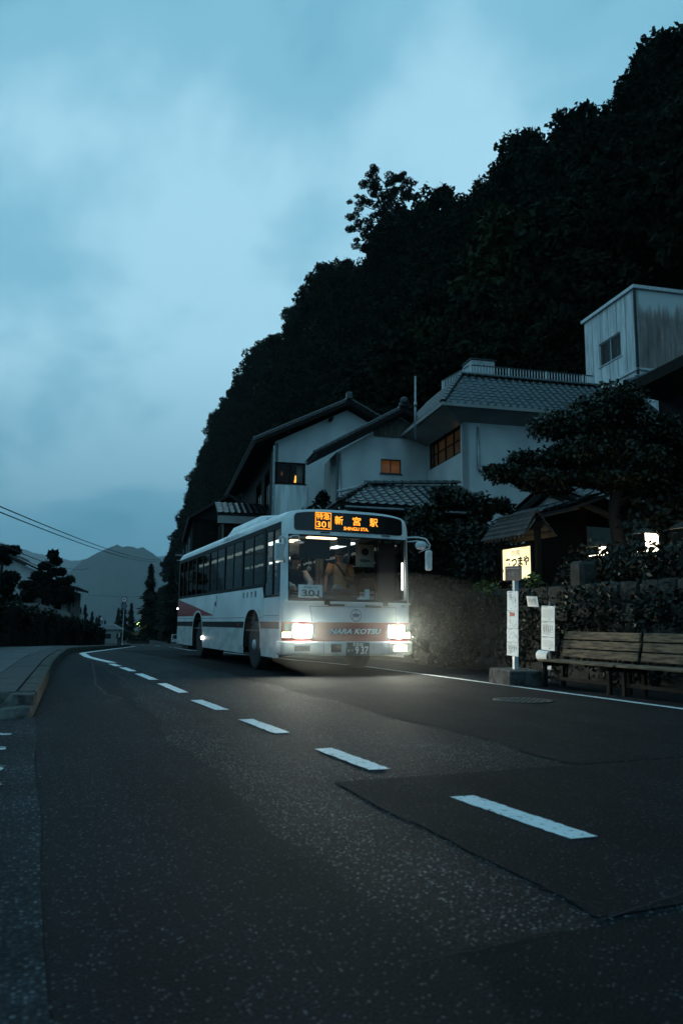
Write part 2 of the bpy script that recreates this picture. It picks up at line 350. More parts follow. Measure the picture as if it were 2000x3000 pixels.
def text_mesh(name, body, size, m, depth=0.0, shear=0.0, bold=0.0, align='CENTER', space=1.0):
    cu = bpy.data.curves.new(name, 'FONT'); cu.body = body; cu.size = size; cu.extrude = depth; cu.shear = shear; cu.offset = bold; cu.align_x = align; cu.align_y = 'CENTER'; cu.space_character = space; cu.resolution_u = 3
    o = bpy.data.objects.new(name, cu); COL.objects.link(o)
    dg = bpy.context.evaluated_depsgraph_get(); dg.update(); me = bpy.data.meshes.new_from_object(o.evaluated_get(dg)); bpy.data.objects.remove(o); bpy.data.curves.remove(cu)
    me.name = name; me.materials.clear(); me.materials.append(MATS[m]); return me
AX = {'-y': ((1, 0, 0), (0, 0, 1)), '-x': ((0, -1, 0), (0, 0, 1)), 'x': ((0, 1, 0), (0, 0, 1)), 'z': ((1, 0, 0), (0, 1, 0)), 'y': ((-1, 0, 0), (0, 0, 1))}
def frame_m(face, loc):
    x, y = AX[face] if isinstance(face, str) else face; x = Vector(x).normalized(); y = Vector(y).normalized(); m = Matrix((x, y, x.cross(y))).transposed().to_4x4(); m.translation = Vector(loc); return m
def text(name, body, size, m, face, loc, parent, wide=None, **kw):
    me = text_mesh(name, body, size, m, **kw)
    if wide and len(me.vertices):
        xs = [v.co.x for v in me.vertices]; k = wide / max(1e-6, max(xs) - min(xs)); mid = (max(xs) + min(xs)) / 2
        for v in me.vertices: v.co.x = (v.co.x - mid) * k
    me.transform(frame_m(face, loc)); return put(name, me, parent)
def wall_holes(mb, o, u, width, z0, z1, th, holes):
    """wall of thickness th whose outer face starts at o and runs along u; holes (u0,u1,v0,v1); inner side lies to the left of u"""
    o = Vector(o); u = Vector(u).normalized(); n = Vector((-u.y, u.x, 0)) * th
    us = sorted({0.0, width, *[h[0] for h in holes], *[h[1] for h in holes]}); zs = sorted({z0, z1, *[h[2] for h in holes], *[h[3] for h in holes]})
    def solid(a, b): return not any(h[0] - 1e-6 <= a < h[1] - 1e-6 and h[2] - 1e-6 <= b < h[3] - 1e-6 for h in holes)
    P = lambda a, z, d: o + u * a + Vector((0, 0, z - o.z)) + n * d
    for i in range(len(us) - 1):
        for j in range(len(zs) - 1):
            a0, a1, b0, b1 = us[i], us[i + 1], zs[j], zs[j + 1]
            if solid(a0, b0):
                mb.add([P(a0, b0, 0), P(a1, b0, 0), P(a1, b1, 0), P(a0, b1, 0)], [(0, 1, 2, 3)]); mb.add([P(a0, b0, 1), P(a1, b0, 1), P(a1, b1, 1), P(a0, b1, 1)], [(3, 2, 1, 0)])
    for h in holes:
        a0, a1, b0, b1 = h
        for (p, q) in (((a0, b0), (a1, b0)), ((a1, b0), (a1, b1)), ((a1, b1), (a0, b1)), ((a0, b1), (a0, b0))):
            mb.add([P(*p, 0), P(*q, 0), P(*q, 1), P(*p, 1)], [(3, 2, 1, 0)])
    for (p, q) in (((0, z0), (width, z0)), ((width, z0), (width, z1)), ((width, z1), (0, z1)), ((0, z1), (0, z0))):
        mb.add([P(*p, 0), P(*q, 0), P(*q, 1), P(*p, 1)], [(0, 1, 2, 3)])
    return mb
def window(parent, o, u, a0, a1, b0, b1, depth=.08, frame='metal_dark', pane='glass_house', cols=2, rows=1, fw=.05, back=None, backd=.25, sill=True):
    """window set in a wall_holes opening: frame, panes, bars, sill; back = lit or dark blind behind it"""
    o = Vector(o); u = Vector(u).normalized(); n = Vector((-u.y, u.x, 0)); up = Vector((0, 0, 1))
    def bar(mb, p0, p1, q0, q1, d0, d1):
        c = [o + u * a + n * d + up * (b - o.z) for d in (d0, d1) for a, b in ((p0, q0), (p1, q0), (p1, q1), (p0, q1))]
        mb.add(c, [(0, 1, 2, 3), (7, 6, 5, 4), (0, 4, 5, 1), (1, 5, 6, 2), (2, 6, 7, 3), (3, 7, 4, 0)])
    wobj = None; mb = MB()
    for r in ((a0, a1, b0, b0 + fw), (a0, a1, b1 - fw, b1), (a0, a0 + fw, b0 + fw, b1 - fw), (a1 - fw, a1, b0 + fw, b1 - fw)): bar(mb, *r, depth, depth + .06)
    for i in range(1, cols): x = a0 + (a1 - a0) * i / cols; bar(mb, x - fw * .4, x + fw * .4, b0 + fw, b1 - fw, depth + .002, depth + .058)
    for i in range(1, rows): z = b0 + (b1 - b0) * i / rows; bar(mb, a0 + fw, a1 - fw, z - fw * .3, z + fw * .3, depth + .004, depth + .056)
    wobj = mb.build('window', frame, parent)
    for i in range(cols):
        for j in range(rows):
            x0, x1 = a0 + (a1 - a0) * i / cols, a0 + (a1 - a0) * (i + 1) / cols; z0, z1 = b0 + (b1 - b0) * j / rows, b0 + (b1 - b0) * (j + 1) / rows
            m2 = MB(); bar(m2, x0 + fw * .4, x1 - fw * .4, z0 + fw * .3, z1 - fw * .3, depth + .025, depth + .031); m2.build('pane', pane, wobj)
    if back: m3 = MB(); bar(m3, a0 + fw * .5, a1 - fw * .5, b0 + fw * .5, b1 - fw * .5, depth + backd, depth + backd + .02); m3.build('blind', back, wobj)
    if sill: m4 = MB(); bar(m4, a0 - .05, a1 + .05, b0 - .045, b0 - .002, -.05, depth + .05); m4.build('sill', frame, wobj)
    return wobj
def tile_mesh(wd, ln, m='roof_tile'):
    prof = [(-.5, .010), (-.36, .0), (-.15, -.006), (.05, .0), (.2, .018), (.34, .034), (.47, .024), (.53, .008)]
    mb = MB(); top = [[(x * wd, -.04, z + .016), ][0] for x, z in prof]; bot = [(x * wd, ln, z) for x, z in prof]; lip = [(x * wd, -.04, z - .006) for x, z in prof]
    mb.grid([lip, top]); mb.grid([top, bot]); return mb.mesh('tile', m, True)
def tile_face(parent, o, u, v, nu, nv, wd, ln, budget, inside=None, me=None, mirror=False, seed=1):
    """lay tiles over a roof face: u across, v up the slope; the first budget ones are parts, the rest one stuff part"""
    rnd = random.Random(seed); me = me or tile_mesh(wd, ln); o = Vector(o); u = Vector(u).normalized(); v = Vector(v).normalized(); n = u.cross(v).normalized()
    if n.z < 0: n = -n
    rest = MB(); cnt = 0; base = [tuple(x.co) for x in me.vertices]; fcs = [tuple(p.vertices) for p in me.polygons]
    for j in range(nv):
        for i in range(nu):
            a, b = (i + .5) * wd, j * ln
            if inside and not inside(a, b + ln * .5): continue
            c = o + u * a + v * b + n * (.012 + rnd.uniform(0, .006)); rot = rnd.uniform(-.012, .012)
            uu = (u + v * rot).normalized(); vv = (v - u * rot + n * rnd.uniform(-.01, .01)).normalized(); nn = uu.cross(vv).normalized(); nn = nn if nn.z > 0 else -nn
            M4 = Matrix((uu, vv, nn)).transposed().to_4x4(); M4.translation = c
            if cnt < budget:
                t = put('tile', me, parent); t.matrix_basis = M4; cnt += 1
            else: rest.add([M4 @ Vector(q) for q in base], fcs)
    if rest.v: rest.build('tiles', 'roof_tile', parent, True, 'stuff')
    return cnt
def ridge_row(parent, a, b, r=.11, step=.32):
    """round ridge tiles laid one after the other from a to b"""
    a = Vector(a); b = Vector(b); L_ = (b - a).length; k = max(1, int(L_ / step)); t = (b - a) / L_; x = t.cross(Vector((0, 0, 1))).normalized(); up = x.cross(t)
    mb = MB(); ln = L_ / k; rows = []
    for d, rr in ((-.02, r * 1.08), (ln * .93, r * .92)): rows.append([(rr * math.cos(q), d, rr * math.sin(q)) for q in [math.pi * i / 7 for i in range(8)]])
    mb.grid(rows); mb.add(rows[0], [tuple(range(8))]); me = mb.mesh('ridge_tile', 'roof_tile', True)
    for i in range(k):
        M4 = Matrix((x, t, up)).transposed().to_4x4(); M4.translation = a + t * (i * ln); o = put('ridge_tile', me, parent); o.matrix_basis = M4
def leaves(seed, blobs, n_per, size, m, name='crown', flat=0.0, asp=1.7, hollow=.35):
    """leaf-sized faces through a set of ellipsoids (cx,cy,cz,rx,ry,rz)"""
    rng = np.random.default_rng(seed); Vs = []; cnt = 0
    for bl in blobs:
        c = np.array(bl[:3]); r = np.array(bl[3:6]); k = int(n_per * (bl[6] if len(bl) > 6 else 1))
        d = rng.normal(size=(k, 3)); d /= np.linalg.norm(d, axis=1)[:, None]; rad = (hollow + (1 - hollow) * rng.random(k)) ** .6; lump = 1 + .22 * np.sin(d[:, 0] * 5 + seed) * np.cos(d[:, 1] * 4 - seed) + .1 * rng.normal(size=k)
        P = c + d * (rad * lump)[:, None] * r
        a = rng.normal(size=(k, 3)) + d * .3; a[:, 2] *= (1 - flat); a /= np.linalg.norm(a, axis=1)[:, None]
        b = np.cross(a, rng.normal(size=(k, 3))); b[:, 2] *= (1 - flat); b /= np.linalg.norm(b, axis=1)[:, None]
        s = size * rng.uniform(.6, 1.35, k)[:, None]
        q = np.stack([P - a * s * asp * .5, P + b * s * .5, P + a * s * asp * .5, P - b * s * .5], 1); Vs.append(q.reshape(-1, 3)); cnt += k
    V = np.concatenate(Vs); F = np.arange(cnt * 4).reshape(-1, 4); return npmesh(name, V, F, m)
# ------------------------------------------------------------------ setting: ground, road, pavement
LX = lambda y: float(np.interp(y, [-10, 7.8, 16, 24, 30, 79.4, 113, 164, 330, 430], [.02, .10, .55, 1.15, 2.0, 9.75, 12.4, 17.6, 36.5, 46]))
RX = lambda y: float(np.interp(y, [-10, 15.3, 18.6, 26, 33.8, 54.6, 86.4, 113, 164, 330, 430], [7.05, 7.07, 6.75, 6.45, 6.9, 9.85, 13.9, 15.8, 21.7, 41, 50]))
LL = lambda y: float(np.interp(y, [18.1, 20, 22.3, 25.4, 30, 54.7, 79.4, 113, 164, 330, 430], [1.84, 1.70, 1.60, 1.66, 2.37, 6.25, 10.15, 12.8, 18.1, 37, 46.5]))
RL = lambda y: float(np.interp(y, [-10, 15.3, 18.6, 26, 33.8, 54.6, 86.4, 113, 164, 330, 430], [6.84, 6.87, 6.36, 6.2, 6.68, 9.62, 13.6, 15.5, 21.3, 40.5, 49.5]))
def spaced(a, b, near, far):
    ys = [a]
    while ys[-1] < b: ys.append(ys[-1] + near + (far - near) * max(0, min(1, (ys[-1] - 30) / 200)))
    ys[-1] = b; return ys
def strip(ys, xl, xr, dz, nx=1):
    mb = MB(); mb.grid([[(xl(y) + (xr(y) - xl(y)) * i / nx, y, gz(y) + dz) for i in range(nx + 1)] for y in ys]); return mb
def build_ground():
    xs = sorted(set([-6000, -3000, -1500, -800, -400, -200, -120, -80, -50, -35, -25, -18, -12, -8, -5, -3, -1.5, 0, 2, 4, 6, 8, 10, 14, 18, 24, 35, 50, 80, 130, 220, 400, 800, 1600, 3000, 6000]))
    ys = [-400, -150, -60, -25, -10, -4, 0, 5, 10, 14, 18, 20, 22, 24, 26, 30, 36, 44, 54, 66, 85, 110, 150, 200, 260, 320, 400, 450, 600, 900, 1500, 2500, 4000, 7000]
    mb = MB(); mb.grid([[(x, y, gz(y) - .06) for x in xs] for y in ys]); tag(mb.build('ground', 'ground_soil'), kind='structure')
build_ground()
ys = spaced(-9, 430, 1.5, 10)
road = strip(ys, lambda y: LX(y), lambda y: RX(y), 0.0, 4).build('road', 'asphalt_old'); tag(road, kind='structure')
def jag(x0, x1, y0, y1, amp, seed, z, n=24):
    """sheet with ragged edges, rectangle x0..x1 (near,far pairs allowed) by y0..y1"""
    rnd = random.Random(seed); X0 = x0 if isinstance(x0, tuple) else (x0, x0); X1 = x1 if isinstance(x1, tuple) else (x1, x1)
    rows = []
    for i in range(n + 1):
        t = i / n; y = y0 + (y1 - y0) * t; a = X0[0] + (X0[1] - X0[0]) * t + rnd.uniform(-amp, amp); b = X1[0] + (X1[1] - X1[0]) * t + rnd.uniform(-amp, amp)
        e0 = rnd.uniform(-amp, amp) if i in (0, n) else 0
        rows.append([(a, y + e0, z + gz(y)), ((a * 2 + b) / 3, y + e0 * .3, z + gz(y)), ((a + b * 2) / 3, y - e0 * .5, z + gz(y)), (b, y - e0, z + gz(y))])
    mb = MB(); mb.grid(rows); return mb
def patch(x0f, x1f, y0, y1, m, z, n=40, nx=3):
    return strip([y0 + (y1 - y0) * i / n for i in range(n + 1)], x0f, x1f, z, nx).build('asphalt_patch', m, road)
wob = lambda y, k, a: a * math.sin(y * 2.3 + k) + a * .6 * math.sin(y * 7.1 + 2 * k)
patch(lambda y: 3.42 + wob(y, 1, .05), lambda y: RX(y) - .02, 4.28, 34, 'asphalt_new', .004, 60, 4)
patch(lambda y: 1.70 + wob(y, 2, .015), lambda y: RX(y) - .02, 2.06, 4.26, 'asphalt_new', .0045, 24, 4)
patch(lambda y: .9, lambda y: RX(y) - .02, -8, 2.0, 'asphalt_new', .0048, 30, 4)
patch(lambda y: LX(y) + .02, lambda y: 1.10 + wob(y, 3, .05) + .35 * max(0, min(1, (y - 6) / 8)), -8, 26, 'asphalt_worn', .0052, 110, 2)
def ribbon(pts, wd, m, name, parent, z, seed, jit=.01):
    rnd = random.Random(seed); P = []
    for (a, b) in zip(pts, pts[1:]):
        L_ = math.dist(a, b); k = max(2, int(L_ / .06)); P += [(a[0] + (b[0] - a[0]) * i / k + rnd.uniform(-jit, jit), a[1] + (b[1] - a[1]) * i / k + rnd.uniform(-jit, jit)) for i in range(k)]
    P.append(pts[-1]); r0 = []; r1 = []
    for i, p in enumerate(P):
        q = P[min(i + 1, len(P) - 1)]; o = P[max(i - 1, 0)]; d = Vector((q[0] - o[0], q[1] - o[1])).normalized(); w2 = wd * rnd.uniform(.3, 1.0) * (.25 if i in (0, len(P) - 1) else 1) / 2
        r0.append((p[0] - d.y * w2, p[1] + d.x * w2, gz(p[1]) + z)); r1.append((p[0] + d.y * w2, p[1] - d.x * w2, gz(p[1]) + z))
    mb = MB(); mb.grid([r0, r1]); return mb.build(name, m, parent)
ribbon([(1.0, 1.97), (1.1, 1.98), (1.34, 2.0), (1.75, 2.05), (2.2, 2.16), (3.4, 2.3), (5.2, 2.34), (7, 2.4)], .010, 'crack_tar_and_shade', 'crack_and_shade', road, .0062, 1)
ribbon([(1.70, 4.27), (1.69, 3.4), (1.66, 2.6), (1.76, 2.12)], .010, 'crack_tar_and_shade', 'crack_and_shade', road, .0062, 2)
ribbon([(1.55, 4.2), (1.75, 4.27), (2.4, 4.30), (3.3, 4.42), (3.7, 4.4)], .010, 'crack_tar_and_shade', 'crack_and_shade', road, .0062, 3)
ribbon([(3.44, 4.5), (3.4, 5.6), (3.5, 7.6), (3.8, 9.4)], .012, 'crack_tar_and_shade', 'crack_and_shade', road, .0062, 4)
ribbon([(1.44, 18.5), (1.30, 16.4), (1.19, 14.8), (1.03, 12.5), (.98, 11.6), (.98, 10.2), (1.10, 9.7), (.85, 9.2)], .05, 'crack_tar_and_shade', 'crack_and_shade', road, .0062, 5, .02)
ribbon([(1.0, 11.5), (1.5, 11.7), (2.3, 12.0)], .02, 'crack_tar_and_shade', 'crack_and_shade', road, .0062, 6)
ribbon([(4.0, 9.6), (4.7, 9.2), (5.2, 9.5), (5.9, 9.2), (6.6, 9.6)], .016, 'crack_tar_and_shade', 'crack_and_shade', road, .0062, 7, .03)
ribbon([(.02, 7.6), (.015, 6), (.02, 4.6), (-.01, 3.4), (.0, 2.6), (-.02, 1.5)], .016, 'crack_tar_and_shade', 'crack_and_shade', road, .0062, 8, .012)  # shadow line along the gutter edge, drawn as a dark ribbon
# lane marks
D = [((2.195, 2.27), 2.81, 3.69), ((2.055, 2.105), 4.52, 5.40), ((1.97, 2.02), 6.25, 7.24), ((1.90, 1.95), 8.08, 9.19), ((1.92, 1.94), 10.19, 11.8), ((1.89, 1.92), 12.58, 14.14), ((1.83, 1.88), 14.83, 16.1), ((1.76, 1.81), 16.59, 17.57)]
for i, ((xf, xn), y0, y1) in enumerate(D):
    jag((xn - .07, xf - .07), (xn + .07, xf + .07), y0, y1, .006, 20 + i, .0075).build('lane_dash', 'road_paint', road)
def lane_line(f, y0, y1, wd, seed, name='edge_line'):
    rnd = random.Random(seed); st = spaced(y0, y1, .25, 6); rows = []
    for i, y in enumerate(st):
        d = .05 if y < 30 else .5; tx, ty = f(y + d) - f(y - d), 2 * d; l = math.hypot(tx, ty); px, py_ = ty / l, -tx / l; a = .005 if y < 30 else 0
        rows.append([(f(y) - px * wd / 2 + rnd.uniform(-a, a), y - py_ * wd / 2, gz(y) + .0075), (f(y) + px * wd / 2 + rnd.uniform(-a, a), y + py_ * wd / 2, gz(y) + .0075)])
    mb = MB(); mb.grid(rows); return mb.build(name, 'road_paint', road)
lane_line(LL, 18.1, 80, .19, 1); lane_line(RL, -8, 55, .10, 2); lane_line(LL, 100, 165, .15, 3)
for a, b in ((58, 62), (84, 92), (110, 118), (150, 168)): lane_line(RL, a, b, .15, 4)
# far branch of the road where the bus rear wheel's light falls is plain asphalt; gutter on the near left
gut = strip(spaced(-9, 7.9, .8, .8), lambda y: -3.2, lambda y: LX(y) + .03 + wob(y, 5, .012), .012, 6).build('gutter', 'gutter_concrete'); tag(gut, kind='structure')
for i, (x0, x1, y0, y1) in enumerate(((-.34, -.065, 6.72, 6.86), (-.36, -.075, 6.0, 6.14), (-.3, -.07, 5.2, 5.36), (-.15, -.06, 4.75, 4.83))):
    jag(x0, x1, y0, y1, .02, 60 + i, .017, 5).build('faded_mark', 'paint_worn', gut)
# shoulder right of the edge line
sh = strip(spaced(-9, 40, 1.5, 2), lambda y: RX(y) - .03, lambda y: 9.2, -.006, 3).build('shoulder', 'asphalt_worn'); tag(sh, kind='structure')

# pavement on the left: base, kerb stones, slabs, broken end
KX = lambda y: LX(y) - .005
PZ = .185
pave = strip(spaced(8.75, 80, .8, 3), lambda y: KX(y) - 2.6, lambda y: KX(y) - .10, PZ - .03, 2).build('pavement', 'slab_dark'); tag(pave, kind='structure')
def block(parent, name, m, y0, y1, xa0, xa1, xb0, xb1, z0, z1, ch=.008):
    """block between y0 and y1 with x limits at both ends, chamfered top"""
    mb = MB(); g0, g1 = gz(y0), gz(y1); q = lambda x, y, z, g: (x, y, z + g)
    bot = [q(xa0, y0, z0, g0), q(xa1, y0, z0, g0), q(xb1, y1, z0, g1), q(xb0, y1, z0, g1)]; mid = [q(xa0, y0, z1 - ch, g0), q(xa1, y0, z1 - ch, g0), q(xb1, y1, z1 - ch, g1), q(xb0, y1, z1 - ch, g1)]
    top = [q(xa0 + ch, y0 + ch, z1, g0), q(xa1 - ch, y0 + ch, z1, g0), q(xb1 - ch, y1 - ch, z1, g1), q(xb0 + ch, y1 - ch, z1, g1)]
    vs = bot + mid + top; fs = [(8, 9, 10, 11)] + [(i, (i + 1) % 4, 4 + (i + 1) % 4, 4 + i) for i in range(4)] + [(4 + i, 4 + (i + 1) % 4, 8 + (i + 1) % 4, 8 + i) for i in range(4)]
    mb.add(vs, fs); return mb.build(name, m, parent)
rnd = random.Random(5)
y = 8.72
while y < 78:
    st = .98 if y < 34 else 2.2; y1 = y + st; dz = rnd.uniform(-.006, .006)
    block(pave, 'kerb_stone', 'kerb_concrete', y, y1 - .012, KX(y) - .19, KX(y), KX(y1) - .19, KX(y1), -.05, PZ + .004 + dz, .018)
    if y < 40:
        block(pave, 'strip_slab', 'slab_dark', y, y1 - .012, KX(y) - .60, KX(y) - .205, KX(y1) - .60, KX(y1) - .205, PZ - .02, PZ + dz * .5, .004)
        for k in range(3):
            a, b = .612 + k * .66, .612 + k * .66 + .65
            block(pave, 'paving_slab', 'slab_concrete', y, y1 - .02, KX(y) - b, KX(y) - a, KX(y1) - b, KX(y1) - a, PZ - .02, PZ + rnd.uniform(-.004, .005), .005)
    y = y1
def broken_end():
    mb = MB(); rnd = random.Random(9); nx, ny = 26, 12; rows = []
    for j in range(ny + 1):
        t = j / ny; y = 7.84 + t * .9; row = []
        for i in range(nx + 1):
            x = -2.7 + (KX(8.5) - .0 + 2.7) * i / nx - (.06 * (1 - t) if i == nx else 0)
            n = mnoise.noise(Vector((x * 3.2, y * 5, 1.3))); step = .08 + .10 * (1 if t + n * .35 > .55 else 0)
            z = (0.0 if j == 0 else (.09 + .05 * n) if t < .25 else step + .045 * n + .02 * mnoise.noise(Vector((x * 14, y * 14, 0))))
            row.append((x + rnd.uniform(-.008, .008), y + (rnd.uniform(-.03, .03) if j < ny else 0) - (.02 if j == 0 else 0), max(.0, z) if j < ny else PZ - .005))
        rows.append(row)
    mb.grid(rows); e = [r[-1] for r in rows]; mb.grid([e, [(p[0] + .02, p[1], -.02) for p in e]]); return mb.build('broken_edge', 'broken_concrete', pave)
broken_end()

# ------------------------------------------------------------------ hillside, far mountains
TOE = lambda y: float(np.interp(y, [-60, 40, 113, 210, 412, 480], [15.5, 16, 27, 44, 62, 66]))
PR = lambda y: float(np.interp(y, [-60, 50, 113, 213, 412, 480], [58, 60, 65, 76, 90, 92]))
ZR = lambda y: float(np.interp(y, [-60, 20, 53, 113, 213, 330, 405, 440, 480], [30, 39, 52, 71, 97, 108, 112, 78, 35]))
def hill_z(x, y):
    t, p, zr = TOE(y), PR(y), ZR(y); f = (x - t) / (p - t)
    if f <= 0: return gz(y) - .06
    n = 2.2 * mnoise.noise(Vector((x * .045, y * .045, 0))) + .8 * mnoise.noise(Vector((x * .15, y * .15, 4)))
    return gz(y) - .06 + (zr * f ** .92 if f < 1 else zr * (1 - .25 * (f - 1))) + n * min(1, f * 6)
def build_hill():
    mb = MB(); rows = []
    for y in np.arange(-60, 481, 6.0):
        t, p = TOE(y), PR(y); rows.append([(x, float(y), hill_z(x, y)) for x in [t - 2 + (p * 1.6 - t + 2) * i / 26 for i in range(27)]])
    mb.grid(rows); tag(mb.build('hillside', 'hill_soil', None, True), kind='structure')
build_hill()
def mountain(pts, depth, seed, amp, k_, name='mountain'):
    """ridge whose crest passes (x, y, z) points, falling to the valley on both sides"""
    mb = MB(); rows = []; P = []
    for a, b in zip(pts, pts[1:]):
        k = max(4, int(math.dist(a[:2], b[:2]) / 14)); P += [tuple(a[i] + (b[i] - a[i]) * j / k for i in range(3)) for j in range(k)]
    P.append(pts[-1])
    for p in P:
        row = []
        for i in range(-16, 17):
            u = i / 16; h = (p[2] + 8) * (1 - abs(u)) ** 1.15 - 8; q = Vector((p[0] * .012, (p[1] + u * depth) * .012, seed))
            h += amp * (mnoise.noise(q) * min(1, (1 - abs(u)) * 3)) + amp * .35 * mnoise.noise(q * 5) + amp * .30 * mnoise.noise(q * 14) + amp * .18 * mnoise.noise(q * 41) * (1 if abs(u) < .9 else 0)
            row.append((p[0] * k_, (p[1] + u * depth) * k_, (h if abs(u) < 1 else -12) * k_))
        rows.append(row)
    mb.grid(rows); tag(mb.build(name, 'far_hill', None, False), kind='structure')
mountain([(20, 2480, 60), (110, 2500, 150), (150, 2510, 188), (202, 2492, 222), (246, 2470, 238), (322, 2450, 230), (385, 2440, 190), (520, 2410, 165), (800, 2380, 240)], 520, 3.0, 14, 2.6)
mountain([(-900, 4100, 360), (-500, 4100, 370), (-160, 4100, 372), (-20, 4100, 345), (120, 4050, 322), (220, 4000, 300), (420, 3950, 330), (800, 3900, 340)], 700, 8.0, 22, 2.6)
# ------------------------------------------------------------------ trees
def broadleaf_meshes(seed, n=17, per=300, size=.30, rad=3.0, h0=3.6, h1=9.0, m='leaf_hill'):
    rnd = random.Random(seed); blobs = []; tips = []
    for i in range(n):
        t = rnd.random(); z = h0 + (h1 - h0) * (i + .5) / n; a = i * 2.4 + rnd.uniform(-.5, .5); fr = math.sin(math.pi * (.18 + .72 * (z - h0) / (h1 - h0))); d = rad * fr * rnd.uniform(.35, .95)
        r = rnd.uniform(.85, 1.45); c = (d * math.cos(a), d * math.sin(a), z); tips.append(c); blobs.append((*c, r * 1.25, r * 1.25, r * .9))
    crown = leaves(seed, blobs, per, size, m)
    mb = MB(); mb.tube([(0, 0, -1.5), (.08, .05, 1.5), (-.05, .1, 4), (.1, 0, h1 * .75)], [.30, .24, .17, .06], 7)
    for c in tips[::2]: mb.tube([(0, 0, c[2] * .6), (c[0] * .5, c[1] * .5, c[2] * .82), c], [.10, .06, .025], 5)
    return crown, mb.mesh('trunk', 'bark', True)
PROTO = [broadleaf_meshes(s) for s in (11, 12, 13, 14)]
def plant_tree(name, meshes, loc, scale, rot, label, group, cat='tree'):
    o = thing(name, label, cat, loc, rot, group); o.scale = (scale, scale, scale * 1.0); put('trunk', meshes[1], o); put('crown', meshes[0], o); return o
rnd = random.Random(77); y = 26.0; kk = 0
while y < 436:
    x = PR(y) - rnd.uniform(0, 5); sc = rnd.uniform(.85, 1.15 + min(.35, y / 300)) * (1.0 + y / 900)
    plant_tree('evergreen_tree', PROTO[kk % 4], (x, y, hill_z(x, y) - .4), sc, rnd.uniform(0, 6.3), 'dark evergreen tree along the skyline of the steep wooded hillside', 'skyline trees on the hillside')
    y += rnd.uniform(4.2, 6.4) * (1 + y / 300); kk += 1
# paler trees that stand out half way up the slope
PALE = [broadleaf_meshes(s, 18, 190, .40, 3.2, 3.0, 9.5, 'leaf_hill_light') for s in (31, 32)]
for i, (x, y, sc, lb) in enumerate(((35.0, 50.5, 1.25, 'paler green tree highest up the dark hillside, above the stained white building'), (32.0, 47.0, 1.0, 'paler green tree in the middle of the slope, above the terrace railing'),
                                    (28.5, 51.0, 1.0, 'paler green tree behind the terrace railing, lowest on the slope'))):
    plant_tree('maple_tree', PALE[i % 2], (x, y, hill_z(x, y) - .5), sc, i * 1.7, lb, None)
# the tall open tree that stands out of the skyline
def open_tree():
    o = thing('tall_tree', 'tall open-crowned tree leaning out from the skyline, sky showing through its branches', 'tree', (62.5, 124.5, 66.0)); rnd = random.Random(4)
    mb = MB(); blobs = []; trunk = [(0, 0, 0), (-.2, 0, 6), (.3, 0, 11), (-.4, .2, 16), (-.6, 0, 20)]; mb.tube(trunk, [.55, .45, .34, .22, .1], 8)
    for i in range(30):
        t = .24 + .74 * i / 29; z = 20 * t; a = i * 2.399 + rnd.uniform(-.4, .4); L_ = (7.0 * math.sin(math.pi * min(1, .25 + t * .62)) ) * rnd.uniform(.7, 1.1); base = Vector((-.3 * t, 0, z)); dx = L_ * math.cos(a) - (1.6 if math.cos(a) < 0 else 0); dy = L_ * math.sin(a) * .8
        tip = base + Vector((dx, dy, L_ * rnd.uniform(.15, .55))); mid = base.lerp(tip, .5) + Vector((0, 0, -.3)); mb.tube([base, mid, tip], [.13, .08, .03], 5)
        for k in range(5):
            q = base.lerp(tip, rnd.uniform(.55, 1.05)) + Vector((rnd.uniform(-1.3, 1.3), rnd.uniform(-1.3, 1.3), rnd.uniform(-.5, 1.0))); r = rnd.uniform(.45, .95); blobs.append((*q, r * 1.2, r * 1.2, r * .75, r))
            mb.tube([mid.lerp(tip, .3), q], [.04, .02], 4)
    mb.build('trunk', 'bark', o, True); put('crown', leaves(44, blobs, 230, .22, 'leaf_hill'), o); o.rotation_euler = (0, R(-9), 0)
open_tree()
